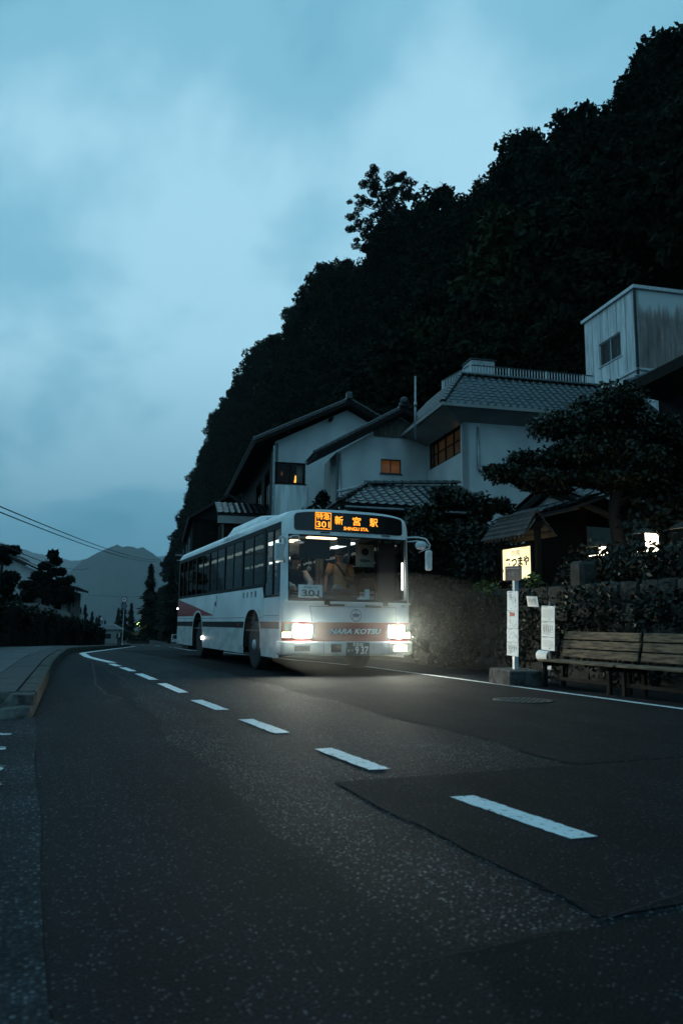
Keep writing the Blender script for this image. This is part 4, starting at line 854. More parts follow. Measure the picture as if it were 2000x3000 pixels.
mb = MB(); mb.cbox(-.02, .0, 3.13, 3.20, .84, .90, .004); mb.build('side_marker', 'red_lens', bus); mb = MB(); mb.ball((-.03, 6.74, .53), (.03, .05, .05), 10, 6); mb.build('side_lamp', 'small_white', bus, True)
# wipers and grab handles
for (px_, tx) in ((.76, .25), (1.92, 1.25)):
    mb = MB(); q = lambda x, z, o=.03: fpt(x, z, o); mb.cbox(px_ - .05, px_ + .05, yf(px_, 1.28, .06), yf(px_, 1.28, .02), 1.245, 1.31, .01); mb.tube([q(px_, 1.29, .05), q((px_ * 1.5 + tx) / 2.5, 1.42, .03), q(tx + .1, 1.40 + .0, .02)] if px_ < 1 else [q(px_, 1.29, .05), q(1.78, 1.45, .03), q(1.52, 1.80, .02)], [.014, .010, .007], 6)
    mb.build('wiper', 'bus_black', bus)
for a, z in ((.80, 1.245), (1.53, 1.235), (.66, 2.555), (1.88, 2.555)):
    L_ = .30 if z < 2 else .16; mb = MB(); f = lambda x, o: (x, yf(x, z, o), z); mb.tube([f(a, .004), f(a + .015, .05), f(a + L_ - .015, .05), f(a + L_, .004)], .016 if z < 2 else .011, 6); mb.build('grab_handle', 'bus_black', bus)
# mirrors
mb = MB(); mb.tube([(.02, .16, 2.33), (-.03, .02, 2.42), (-.12, -.08, 2.44), (-.16, -.10, 2.40), (-.16, -.10, 2.32)], .014, 6); mb.tube([(.02, .16, 2.0), (-.05, .05, 2.12), (-.02, -.02, 2.40), (.10, -.10, 2.46), (.20, -.12, 2.46)], .014, 6); mb.build('mirror_arm', 'mirror_shell', bus, True)
def mirror_body(c, r, rotz, name='mirror'):
    mb = MB(); mb.cbox(-r[0], r[0], -r[1], r[1], -r[2], r[2], min(r) * .6); me = mb.mesh(name, 'mirror_shell'); me.transform(Matrix.Translation(Vector(c)) @ Matrix.Rotation(rotz, 4, 'Z')); return put(name, me, bus)
mirror_body((-.165, -.10, 2.15), (.085, .035, .165), .15)
mb = MB(); mb.lathe([(0, -.02), (.085, -.015), (.10, .01), (.0, .03)], 'z', 16, (.19, -.13, 2.34)); mb.tube([(.19, -.12, 2.46), (.19, -.13, 2.36)], .010, 6); mb.build('round_mirror', 'mirror_shell', bus, True)
mb = MB()
mb.tube([(2.44, .10, 2.56), (2.60, -.06, 2.56), (2.74, -.12, 2.53), (2.82, -.14, 2.42), (2.79, -.13, 2.30)], .016, 6); mb.tube([(2.45, .10, 2.48), (2.6, -.04, 2.49), (2.72, -.1, 2.47), (2.80, -.13, 2.38)], .013, 6); mb.tube([(2.80, -.13, 2.36), (2.62, -.05, 2.27)], .009, 6); mb.build('mirror_arm', 'mirror_shell', bus, True)
mb = MB(); mb.ball((2.64, -.10, 2.40), (.12, .05, .085), 14, 8); mb.build('round_mirror', 'mirror_shell', bus, True); mirror_body((2.785, -.14, 2.12), (.065, .04, .19), -.25); 
mb = MB(); mb.tube([(2.44, .08, 2.34), (2.52, -.02, 2.24), (2.59, -.05, 2.14)], [.006, .02, .012], 6); mb.build('mirror_arm', 'bus_black', bus, True)
# wheels
def wheel(xc, y, out, dual):
    wd = .28; s = out; root = MB(); T = [(.30, -.5), (.40, -.5), (.455, -.46), (.478, -.36), (.482, 0), (.478, .36), (.455, .46), (.40, .5), (.30, .5)]
    o = bpy.data.objects.new('wheel', None); COL.objects.link(o); o.parent = bus; o.location = (xc, y, .48)
    for k in range(2 if dual else 1):
        mb = MB(); mb.lathe([(r, h * wd + k * (-s) * .31 * -1 * -1) for r, h in T], 'x', 40); t = mb.build('tyre', 'tyre', o, True)
    f = s * wd * .5; d = 1 if not dual else -1
    prof = [(.302, f * .96), (.285, f * .90), (.25, f * .55), (.24, f * .35), (.19, f * (.55 if d > 0 else .1)), (.165, f * (.85 if d > 0 else -.1)), (.11, f * (.95 if d > 0 else -.15)), (.10, f * (1.15 if d > 0 else .5)), (.06, f * (1.25 if d > 0 else .6)), (.0, f * (1.27 if d > 0 else .6))]
    mb = MB(); mb.lathe(prof, 'x', 32); mb.build('rim', 'rim_metal', o, True); mb = MB()
    for i in range(8): a = 2 * math.pi * i / 8; mb.lathe([(.017, 0), (.017, f * .28), (.008, f * .34)], 'x', 6, (f * (.72 if d > 0 else -.02), .165 * math.cos(a), .165 * math.sin(a)))
    mb.build('wheel_nuts', 'hub_dark', o)
    for i in range(8):
        a = 2 * math.pi * (i + .5) / 8; mb = MB(); mb.lathe([(.028, 0), (.024, f * .05), (.0, f * .05)], 'x', 8, (f * (.44 if d > 0 else .22), .212 * math.cos(a), .212 * math.sin(a))); mb.build('rim_hole', 'underbody', o)
    return o
for y, dual in ((ARCH[0], False), (ARCH[1], True)):
    wheel(.20, y, -1, dual); wheel(W_ - .20, y, 1, dual)
mb = MB(); mb.box(.45, 2.04, .35, 10.3, .36, .86); mb.box(.02, 2.47, 3.2, 6.7, .30, .34); mb.box(.3, 2.2, 8.2, 10.2, .30, .36); mb.build('chassis', 'underbody', bus)
# inside
mb = MB(); mb.box(.03, 2.46, .18, 10.4, .75, .78); mb.build('floor', 'interior_floor', bus); mb = MB(); mb.grid([[(x, y, ztop(x) - .09) for x in XS[2:-2]] for y in (.45, 5, 10.38)]); mb.build('ceiling', 'interior_wall', bus)
for x in (.50, 1.99):
    for i in range(6): y = 1.7 + i * 1.45; mb = MB(); mb.cbox(x - .07, x + .07, y, y + 1.1, 2.56, 2.60, .01); mb.build('ceiling_light', 'tube_light', bus)
mb = MB(); mb.cbox(.16, .34, .24, .36, 2.38, 2.43, .01); mb.build('cab_and_fill_light', 'cab_warm_glow', bus)
mb = MB(); mb.cbox(2.405, 2.42, .22, .24, 1.56, 2.09, .003); mb.build('pillar_reflection', 'small_white', bus); mb = MB(); mb.cbox(.75, 1.35, .95, 1.1, 2.56, 2.59, .01); mb.build('cab_and_fill_light', 'cab_warm_glow', bus)  # emissive strip imitates a pillar reflection; ceiling lamp added to brighten the passenger
st = MB(); st.cbox(-.22, .22, -.22, .22, .42, .52, .04); st.cbox(-.22, .22, .18, .27, .5, 1.12, .04); st.box(-.18, .18, -.15, .15, 0, .42); smesh = st.mesh('seat', 'seat_fabric')
for row in range(9):
    for x in (.30, .76, 1.74, 2.2):
        if row < 2 and x in (.76, 1.74): continue
        o = put('seat', smesh, bus); o.location = (x, 2.5 + row * .84, .9)
        if row in (0, 2, 4, 6, 8) and x in (.76, 1.74): mb = MB(); mb.tube([(x + (.24 if x < 1 else -.24), 2.75 + row * .84, .9), (x + (.24 if x < 1 else -.24), 2.75 + row * .84, 2.6)], .016, 6); mb.build('grab_pole', 'curtain_red' if row == 0 else 'metal_pale', bus)
for x in (.85, 1.64): mb = MB(); mb.tube([(x, 2.3, 2.42), (x, 9.8, 2.42)], .014, 6); mb.build('hand_rail', 'metal_pale', bus)
for x in (.85, 1.64):
    for i in range(8): mb = MB(); mb.lathe([(.045, -.008), (.055, 0), (.045, .008)], 'y', 10, (x, 2.6 + i * .8, 2.14)); mb.tube([(x, 2.6 + i * .8, 2.41), (x, 2.6 + i * .8, 2.19)], .006, 4); mb.build('strap_handle', 'metal_pale', bus)
mb = MB(); mb.cbox(.10, 1.55, .20, .62, 1.15, 1.42, .06); mb.cbox(.98, 1.45, .22, .55, 1.40, 1.56, .08); mb.cbox(.10, 1.0, .5, .75, .9, 1.2, .05); mb.build('dashboard', 'dash_plastic', bus)
mb = MB(); mb.lathe([(.21, -.013), (.225, 0), (.21, .013), (.195, 0), (.21, -.013)], 'z', 24); mb.box(-.2, .2, -.015, .015, -.01, .01); mb.tube([(0, 0, 0), (0, .0, -.25)], .03, 6); me = mb.mesh('steering_wheel', 'bus_black', True); me.transform(Matrix.Translation((.55, .82, 1.52)) @ Matrix.Rotation(R(22), 4, 'X')); put('steering_wheel', me, bus)
mb = MB(); mb.cbox(.30, .80, 1.05, 1.5, 1.2, 1.32, .05); mb.cbox(.30, .80, 1.45, 1.56, 1.3, 2.05, .05); mb.box(.38, .72, 1.1, 1.4, .9, 1.2); mb.build('driver_seat', 'seat_fabric', bus)
mb = MB(); mb.cbox(1.24, 1.44, .80, 1.05, .78, 1.55, .03); mb.cbox(1.26, 1.42, .78, .95, 1.55, 1.66, .03); mb.build('fare_box', 'metal_grey', bus)
mb = MB(); mb.tube([(1.72, .72, .78), (1.72, .72, 1.70), (1.79, .72, 1.78), (2.0, .72, 1.78), (2.07, .72, 1.7), (2.07, .72, .78)], .018, 6); mb.tube([(1.72, .72, 1.48), (2.07, .72, 1.48)], .016, 6); mb.build('guard_rail', 'curtain_red', bus, True)
mb = MB(); mb.cbox(1.73, 2.13, .90, .92, 2.03, 2.48, .01); nb = mb.build('notice_panel', 'curtain', bus); mb = MB(); mb.cbox(2.08, 2.44, .60, .62, .8, 2.50, .01); mb.build('door_screen', 'strap_black', bus); mb = MB(); mb.lathe([(.075, 0), (.075, .004), (.06, .004)], 'y', 18, (1.93, .894, 2.33)); mb.build('notice_mark', 'ink', nb); mb = MB(); mb.box(1.82, 2.04, .894, .899, 2.13, 2.18); mb.build('notice_line', 'ink_grey', nb)
mb = MB(); mb.grid([[(1.45 + .02 * i, 2.45 + .025 * math.sin(i * 1.9), z) for i in range(10)] for z in (1.5, 2.5)]); mb.build('curtain', 'curtain', bus)
for yy in (3.05, 4.68, 6.33, 7.88): mb = MB(); mb.grid([[(.055 + .02 * math.sin(i * 2.0), yy + .02 * i, z) for i in range(12)] for z in (1.68, 2.6)]); mb.build('curtain', 'curtain', bus)
mb = MB(); mb.cbox(1.10, 1.37, .28, .33, 2.36, 2.50, .02); mb.build('interior_mirror', 'dash_plastic', bus); mb = MB(); mb.box(.35, .95, .30, .32, 2.10, 2.46); mb.build('sun_blind', 'strap_black', bus)
def inside_card():
    y0 = .01; mb = MB(); mb.cbox(.245, .70, y0, y0 + .006, 1.365, 1.60, .002); c = mb.build('route_card', 'card_white', bus)
    text('card_text', '301', .155, 'ink', '-y', (.475, y0 - .003, 1.445), c, wide=.33, bold=.002); text('card_text', 'Shingu Sta', .055, 'ink', '-y', (.475, y0 - .003, 1.558), c, wide=.26)
inside_card()
mb = MB(); mb.cbox(1.62, 1.72, .20, .22, 1.38, 1.56, .004); mb.build('fare_notice', 'card_white', bus); mb = MB(); mb.cbox(1.45, 1.68, .12, .2, 1.36, 1.40, .01); mb.build('paper_roll', 'card_white', bus)
for sx in (-1, 1):
    ld = bpy.data.lights.new('headlight_beam', 'SPOT'); ld.energy = 12; ld.color = (1.0, .92, .72); ld.spot_size = R(84); ld.spot_blend = .75; ld.shadow_soft_size = .08
    lo = bpy.data.objects.new('headlight_beam', ld); COL.objects.link(lo); lo.parent = bus; lo.location = (1.245 + sx * .925, -.12, .78); lo.rotation_euler = (R(90 - 1.5), 0, R(180)); lo.scale = (1.0, .3, 1.0)
# people on board
dr = thing('person', 'person in dark cap and white gloves seated at the steering wheel of the bus', 'person', (4.2 + .60, 13.0, .9))
Jd = dict(pelvis=(0, 1.32, .50), waist=(0, 1.33, .68), chest=(0, 1.30, .90), neck=(0, 1.28, 1.08), head_low=(0, 1.26, 1.15), head=(0, 1.255, 1.23), head_top=(0, 1.26, 1.31), ls=(-.19, 1.29, 1.0), le=(-.27, 1.10, .80), lw=(-.18, .90, .72), rs=(.19, 1.29, 1.0), re=(.27, 1.10, .80), rw=(.16, .90, .72), lh=(-.10, 1.27, .47), lk=(-.13, .90, .50), la=(-.13, .80, .08), lt=(-.13, .68, .04), rh=(.10, 1.27, .47), rk=(.13, .90, .50), ra=(.13, .80, .08), rt=(.13, .68, .04))
put('body', person_body(Jd), dr); face_bits(dr, Jd['head'], (0, -1, -.05), True, 'strap_black')
garment(dr, 'jacket', 'jacket_dark', [(0, 1.32, .46), (0, 1.33, .68), (0, 1.30, .90), (0, 1.285, 1.0), (0, 1.28, 1.06)], [(.19, .16), (.175, .14), (.21, .15), (.19, .12), (.07, .07)])
for s, k in ((-1, 'l'), (1, 'r')):
    mb = MB(); mb.tube([Jd[k + 's'], Jd[k + 'e'], Vector(Jd[k + 'e']).lerp(Vector(Jd[k + 'w']), .9)], [.075, .06, .045], 8); mb.build('sleeve', 'shirt_white', dr, True); mb = MB(); mb.ball(Vector(Jd[k + 'w']) + Vector((0, -.05, .0)), (.05, .06, .035), 10, 6); mb.build('glove', 'glove_white', dr, True)
pa = thing('person', 'standing passenger in tan T-shirt and dark cap with a black shoulder strap, behind the windscreen', 'person', (4.2 + 1.58, 13.0 + 1.35, .78)); 
Jp = dict(pelvis=(.02, .02, .86), waist=(.02, .02, 1.02), chest=(.0, .0, 1.24), neck=(-.02, -.03, 1.42), head_low=(-.03, -.06, 1.48), head=(-.035, -.075, 1.555), head_top=(-.035, -.07, 1.63), ls=(-.20, .0, 1.34), le=(-.33, -.05, 1.08), lw=(-.40, -.20, .90), rs=(.20, .0, 1.33), re=(.24, -.10, 1.07), rw=(.06, -.26, 1.06), lh=(-.09, .02, .82), lk=(-.10, -.02, .46), la=(-.10, .02, .08), lt=(-.11, -.12, .03), rh=(.11, .02, .82), rk=(.12, -.02, .46), ra=(.13, .02, .08), rt=(.14, -.12, .03))
pa.scale = (.96, .96, .96); put('body', person_body(Jp), pa); face_bits(pa, Jp['head'], (-.45, -1, -.15), True, 'strap_black')
garment(pa, 'shirt', 'shirt_tan', [(.02, .02, .80), (.02, .02, 1.0), (.0, .0, 1.22), (.0, -.005, 1.34), (-.02, -.02, 1.40)], [(.18, .14), (.165, .125), (.205, .14), (.20, .12), (.075, .075)])
for k in 'lr':
    mb = MB(); a, b = Vector(Jp[k + 's']), Vector(Jp[k + 'e']); mb.tube([a + Vector((0, 0, .02)), a.lerp(b, .5), a.lerp(b, .8)], [.085, .078, .072], 10); mb.build('sleeve', 'shirt_tan', pa, True)
    mb = MB(); h, kn, an = (Vector(Jp[k + q]) for q in 'hka'); mb.tube([h + Vector((0, 0, .06)), kn, an], [.115, .082, .07], 10); mb.build('trouser_leg', 'trousers_dark', pa, True)
mb = MB(); mb.tube([(-.12, .02, 1.40), (-.10, -.125, 1.34), (.03, -.155, 1.15), (.16, -.13, .95), (.2, .0, .9)], .022, 6); mb.build('shoulder_strap', 'strap_black', pa, True); mb = MB(); mb.cbox(.12, .36, -.2, .1, .72, .98, .03); mb.build('bag', 'strap_black', pa)
# ------------------------------------------------------------------ houses on the right
def thingB(name, label, cat, p, s, z, group=None):
    o = thing(name, label, cat, WB(p, s, z), -A9, group); o['_b'] = (p, s, z); return o
def rebase(o):
    p, s, z = o['_b']; del o['_b']; T = Matrix.Translation((-p, -s, -z))
    for ch in o.children: ch.matrix_basis = T @ ch.matrix_basis
def prism(mb, poly, y0, y1):                                            # polygon in (x, z) pushed along y
    n = len(poly); vs = [(x, y0, z) for x, z in poly] + [(x, y1, z) for x, z in poly]
    return mb.add(vs, [tuple(range(n)), tuple(range(2 * n - 1, n - 1, -1))] + [(i, n + i, n + (i + 1) % n, (i + 1) % n) for i in range(n)])
def boards_along(parent, name, m, n, maker):
    for i in range(n): maker(i).build(name, m, parent)

# --- hip-roofed house with the glazed room
h3 = thingB('plaster_house', 'white plaster house with hipped tile roof and large glazed room facing the road', 'house', 10.95, 26.8, 1.2)
mb = MB(); wall_holes(mb, (10.95, 33.0, 1.2), (0, -1, 0), 6.2, 1.2, 8.95, .2, [(2.2, 5.85, 7.5, 8.68)]); mb.build('wall', 'plaster', h3)
mb = MB(); wall_holes(mb, (10.95, 26.8, 1.2), (1, 0, 0), 8.0, 1.2, 8.95, .2, [(1.95, 4.9, 4.75, 5.55)]); mb.build('wall', 'plaster', h3)
window(h3, (10.95, 33.0, 1.2), (0, -1, 0), 2.2, 5.85, 7.5, 8.68, .06, 'wood_dark', cols=4, rows=2, fw=.07, back='window_dim', backd=.22, sill=False)
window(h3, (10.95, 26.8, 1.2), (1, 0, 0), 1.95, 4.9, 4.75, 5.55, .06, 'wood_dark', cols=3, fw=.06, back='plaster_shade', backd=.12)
mb = MB(); mb.ball((11.10, 27.32, 8.27), .055, 10, 8); mb.build('room_lamp', 'window_lamp', h3, True)
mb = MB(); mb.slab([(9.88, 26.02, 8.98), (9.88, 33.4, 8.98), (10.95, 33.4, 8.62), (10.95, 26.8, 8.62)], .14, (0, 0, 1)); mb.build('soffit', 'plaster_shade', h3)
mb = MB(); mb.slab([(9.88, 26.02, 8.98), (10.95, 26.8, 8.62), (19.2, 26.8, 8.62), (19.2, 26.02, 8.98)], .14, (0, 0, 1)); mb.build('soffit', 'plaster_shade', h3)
E_, T_ = (9.80, 25.95, 9.10), (11.43, 28.2, 10.98)
mb = MB(); mb.slab([E_, (19.3, 25.95, 9.10), (19.3, 28.2, 10.98), T_], .10); mb.slab([(9.80, 33.5, 9.10), E_, T_, (11.43, 33.5, 10.98)], .10); mb.slab([T_, (19.3, 28.2, 10.98), (19.3, 33.5, 10.98), (11.43, 33.5, 10.98)], .25); rf = mb.build('roof', 'roof_under', h3)
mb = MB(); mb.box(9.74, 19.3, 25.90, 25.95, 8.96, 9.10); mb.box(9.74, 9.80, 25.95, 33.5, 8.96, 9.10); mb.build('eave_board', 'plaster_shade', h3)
sl = math.hypot(2.25, 1.88); sl2 = math.hypot(1.63, 1.88)
tile_face(rf, E_, (1, 0, 0), (0, 2.25, 1.88), 30, 10, .30, .29, 165, inside=lambda a, b: a > b * 1.63 / sl and b < sl, seed=2)
tile_face(rf, (9.80, 33.5, 9.10), (0, -1, 0), (1.63, 0, 1.88), 25, 9, .30, .28, 130, inside=lambda a, b: (7.55 - a) > b * 2.25 / sl2 and b < sl2 and a > 1.2, seed=3)
ridge_row(rf, E_, T_); ridge_row(rf, (11.43, 28.2, 11.02), (17.8, 28.2, 11.02)); 
mb = MB(); mb.tube([(11.5, 26.76, 8.45), (11.5, 26.72, 6.85), (11.56, 26.72, 6.76), (12.7, 26.72, 6.76)], .05, 8); mb.build('drain_pipe', 'metal_grey', h3, True)
mb = MB(); mb.tube([(9.75, 29.0, 8.4), (9.75, 29.0, 9.85), (9.75, 29.0, 9.9), (9.75, 29.0, 11.05)], [.055, .055, .042, .042], 8); mb.tube([(9.75, 29.0, 9.75), (9.75, 29.0, 9.95)], .07, 8); mb.build('flue_pipe', 'metal_grey', h3, True)
rebase(h3)
# --- terrace railing on the flat roof behind
rl = thingB('terrace_railing', 'low railing with many thin balusters along the flat roof above the hipped tiles', 'railing', 12.7, 30.6, 11.2)
def railing(P, zb, zt):
    for a, b in zip(P, P[1:]):
        a, b = Vector(a), Vector(b); L_ = (b - a).length; mb = MB(); mb.tube([(a.x, a.y, zt), (b.x, b.y, zt)], .03, 6); mb.tube([(a.x, a.y, zb + .08), (b.x, b.y, zb + .08)], .02, 6); mb.build('rail', 'metal_dark', rl)
        k = int(L_ / .14); bal = MB(); bal.box(-.016, .016, -.016, .016, zb + .08, zt - .02); me = bal.mesh('baluster', 'metal_pale'); pm = MB(); pm.box(-.035, .035, -.035, .035, zb, zt); pme = pm.mesh('post', 'metal_pale')
        for i in range(k + 1): q = a.lerp(b, i / k); o = put('post' if i % 13 == 0 else 'baluster', pme if i % 13 == 0 else me, rl); o.location = (q.x, q.y, 0)
railing([(12.45, 33, 0), (12.85, 30.6, 0), (18.9, 30.6, 0), (20.6, 33.4, 0)], 11.55, 12.35); mb = MB(); mb.box(12.4, 20.8, 30.45, 33.6, 11.2, 11.55); mb.build('roof_deck', 'roof_under', rl); rebase(rl)
un = thingB('tank_box', 'pale metal equipment box standing behind the terrace railing', 'box', 13.4, 31.6, 11.55); mb = MB(); mb.cbox(13.15, 14.3, 31.2, 32.2, 11.55, 12.85, .03); mb.build('casing', 'metal_grey', un); mb = MB(); mb.box(13.1, 14.35, 31.15, 32.25, 12.85, 12.90); mb.build('lid', 'metal_dark', un); rebase(un)
# --- middle house
h2 = thingB('plaster_house', 'white plaster house with small amber-lit window, between the two other white houses', 'house', 6.91, 31.0, .5)
mb = MB(); wall_holes(mb, (6.91, 31.0, .5), (1, 0, 0), 4.03, .5, 8.1, .2, [(1.95, 2.86, 7.32, 7.95)]); prism(mb, [(6.91, 8.1), (10.94, 8.1), (10.94, 9.2), (9.75, 9.85), (7.0, 8.16)], 31.0, 31.2); mb.build('wall', 'plaster', h2)
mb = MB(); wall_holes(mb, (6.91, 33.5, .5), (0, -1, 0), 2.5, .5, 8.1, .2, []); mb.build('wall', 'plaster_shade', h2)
window(h2, (6.91, 31.0, .5), (1, 0, 0), 1.95, 2.86, 7.32, 7.95, .05, 'metal_dark', cols=2, fw=.045, back='window_amber', backd=.10)
mb = MB(); mb.slab([(5.85, 30.4, 7.86), (9.72, 30.4, 10.10), (9.72, 32.4, 10.10), (5.85, 32.4, 7.86)], .12, (.5, 0, -.86)); mb.slab([(9.72, 30.4, 10.10), (12.2, 30.4, 8.75), (12.2, 32.4, 8.75), (9.72, 32.4, 10.10)], .12, (-.5, 0, -.86)); r2 = mb.build('roof', 'roof_under', h2)
sv = Vector((3.87, 0, 2.24)); tile_face(r2, (5.85, 32.4, 7.88), (0, -1, 0), sv, 6, 15, .30, .30, 150, inside=lambda a, b: b < sv.length, seed=4)
ridge_row(r2, (5.85, 30.45, 7.93), (9.66, 30.45, 10.14), .085, .28); ridge_row(r2, (9.72, 30.4, 10.22), (9.72, 32.3, 10.22), .13)
mb = MB(); mb.slab([(5.95, 30.38, 7.72), (9.72, 30.38, 9.90), (9.72, 30.38, 10.06), (5.95, 30.38, 7.88)], .05, (0, 1, 0)); mb.slab([(9.72, 30.38, 9.90), (11.6, 30.38, 8.88), (11.6, 30.38, 9.04), (9.72, 30.38, 10.06)], .05, (0, 1, 0)); mb.build('barge_board', 'wood_dark', h2)
mb = MB(); mb.lathe([(.0, -.06), (.16, -.06), (.20, 0), (.16, .06), (.07, .075), (.0, .05)], 'y', 18, (9.72, 30.36, 10.38)); mb.cbox(9.5, 9.94, 30.32, 30.5, 10.1, 10.35, .05); mb.build('ridge_ornament', 'roof_tile', h2, True)
for i in range(12):
    x = 8.55 + i * .19; zt_ = min(9.86, 9.86 - (x - 9.72) * .54 if x > 9.72 else 7.86 + (x + .19 - 5.85) * .545 - .05); mb = MB(); mb.box(x, x + .178, 30.93, 30.997, 8.92, max(9.0, zt_ - .12)); mb.build('gable_board', 'wood_bleach', h2)
mb = MB(); mb.tube([(7.05, 30.92, 7.9), (7.05, 30.9, 2.2)], .05, 8); mb.build('drain_pipe', 'metal_grey', h2, True)
rebase(h2)
# --- rear house with the big gable
h1 = thingB('gabled_house', 'tall gabled house behind the bus, white end wall with corner window, dark timber side', 'house', 4.95, 36.0, -.4)
mb = MB(); wall_holes(mb, (4.95, 36.0, -.4), (1, 0, 0), 6.2, -.4, 9.55, .2, [(.06, 1.55, 7.6, 8.63)]); prism(mb, [(4.95, 9.55), (11.15, 9.55), (11.15, 10.1), (8.55, 11.45), (5.0, 9.62)], 36.0, 36.2); mb.build('wall', 'plaster', h1)
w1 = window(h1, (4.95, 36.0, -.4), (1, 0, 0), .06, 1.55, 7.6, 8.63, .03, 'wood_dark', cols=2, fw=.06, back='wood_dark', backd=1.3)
mb = MB(); mb.add([(6.02, 36.4, 7.66), (6.30, 36.4, 7.66), (6.16, 36.4, 8.02), (6.08, 36.4, 8.10)], [(0, 1, 2, 3)]); mb.add([(6.02, 36.5, 7.66), (6.30, 36.5, 7.66), (6.16, 36.5, 8.02), (6.08, 36.5, 8.10)], [(3, 2, 1, 0)]); mb.build('lamp_shade', 'lamp_shade', h1)
mb = MB(); mb.grid([[(6.1 + .026 * i, 36.3 + .02 * math.sin(i * 2.1), z) for i in range(13)] for z in (7.65, 8.55)]); mb.build('curtain', 'curtain', h1); mb = MB(); mb.ball((5.45, 36.7, 8.2), (.05, .05, .12), 8, 6); mb.build('lantern', 'window_amber', h1, True)
mb = MB(); wall_holes(mb, (4.95, 52.0, -.4), (0, -1, 0), 16.0, -.4, 9.55, .2, [(12.6, 14.6, 6.6, 8.6), (9.0, 11.4, 6.6, 8.6), (12.6, 14.6, 3.2, 5.4)]); mb.build('wall', 'wood_dark', h1)
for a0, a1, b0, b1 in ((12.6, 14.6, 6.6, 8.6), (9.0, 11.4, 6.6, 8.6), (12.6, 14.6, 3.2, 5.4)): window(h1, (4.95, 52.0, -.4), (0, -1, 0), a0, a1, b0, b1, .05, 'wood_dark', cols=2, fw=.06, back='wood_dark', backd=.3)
mb = MB(); mb.slab([(3.90, 35.4, 9.48), (8.52, 35.4, 11.78), (8.52, 53, 11.78), (3.90, 53, 9.48)], .14, (.45, 0, -.9)); mb.slab([(8.52, 35.4, 11.78), (13.4, 35.4, 9.30), (13.4, 53, 9.30), (8.52, 53, 11.78)], .14, (-.45, 0, -.9)); r1 = mb.build('roof', 'roof_under', h1)
sv1 = Vector((4.62, 0, 2.30)); tile_face(r1, (3.90, 53, 9.50), (0, -1, 0), sv1, 58, 17, .30, .30, 0, inside=lambda a, b: b < sv1.length, seed=5)
ridge_row(r1, (3.92, 35.45, 9.56), (8.48, 35.45, 11.83), .09, .29); ridge_row(r1, (8.56, 35.45, 11.83), (12.0, 35.45, 10.08), .09, .29); ridge_row(r1, (8.52, 35.4, 11.92), (8.52, 52, 11.92), .14, .34)
mb = MB(); mb.slab([(4.0, 35.38, 9.32), (8.52, 35.38, 11.56), (8.52, 35.38, 11.74), (4.0, 35.38, 9.50)], .06, (0, 1, 0)); mb.slab([(8.52, 35.38, 11.56), (13, 35.38, 9.32), (13, 35.38, 9.50), (8.52, 35.38, 11.74)], .06, (0, 1, 0)); mb.build('barge_board', 'wood_dark', h1)
for zz in (9.75,): 
    for xx in (5.5, 7.6, 9.6): mb = MB(); mb.box(xx, xx + .14, 35.42, 36.0, zz + (xx - 5) * .40 if xx < 8.5 else 10.6, (zz + (xx - 5) * .40 if xx < 8.5 else 10.6) + .14); mb.build('purlin', 'wood_dark', h1)
mb = MB(); mb.cbox(8.36, 8.68, 35.3, 35.55, 11.8, 12.2, .06); mb.build('ridge_ornament', 'roof_tile', h1)
mb = MB(); mb.box(4.9, 5.0, 35.93, 35.99, 6.0, 9.4); mb.build('corner_post', 'metal_grey', h1); mb = MB(); mb.tube([(4.85, 35.9, 9.1), (4.85, 35.9, 5.6)], .04, 6); mb.build('drain_pipe', 'metal_dark', h1)
mb = MB(); mb.box(5.02, 6.6, 35.94, 35.998, 6.0, 7.50); mb.build('lower_cladding', 'plaster_board', h1)
rebase(h1)
# --- timber building beyond, standing at the road edge
tb = thingB('timber_building', 'tall dark clapboard building at the road edge behind the bus', 'building', 1.45, 42, gz(42))
mb = MB(); mb.box(1.48, 5.2, 42.03, 54, gz(54) - .3, 6.5); mb.build('core', 'wood_dark', tb)
bm_ = MB(); bm_.slab([(1.44, 54, 0), (1.44, 42, 0), (1.475, 42, .245), (1.475, 54, .245)], .02, (1, 0, 0)); bme = bm_.mesh('clapboard', 'wood_dark')
fm_ = MB(); fm_.slab([(1.45, 41.98, 0), (5.2, 41.98, 0), (5.2, 42.01, .245), (1.45, 42.01, .245)], .02, (0, 1, 0)); fme = fm_.mesh('clapboard', 'wood_dark')
for i in range(28):
    for me in (bme, fme): o = put('clapboard', me, tb); o.location = (0, 0, -.9 + i * .262)
mb = MB(); mb.slab([(1.15, 41.5, 6.55), (3.3, 41.5, 7.9), (3.3, 54.5, 7.9), (1.15, 54.5, 6.55)], .14, (.5, 0, -.86)); mb.slab([(3.3, 41.5, 7.9), (5.6, 41.5, 6.5), (5.6, 54.5, 6.5), (3.3, 54.5, 7.9)], .14, (-.5, 0, -.86)); prism(mb, [(1.45, 6.5), (5.2, 6.5), (3.3, 7.7)], 42.0, 54); mb.build('roof', 'roof_under', tb)
for q in ((1.40, 42.1, 3.4, 4.1), (1.40, 45.0, 1.0, 5.8), (1.40, 49.5, .5, 5.8)): mb = MB(); mb.box(1.36, 1.42, q[1], q[1] + .1, q[2], q[3]); mb.build('downpipe', 'metal_grey', tb)
rebase(tb)
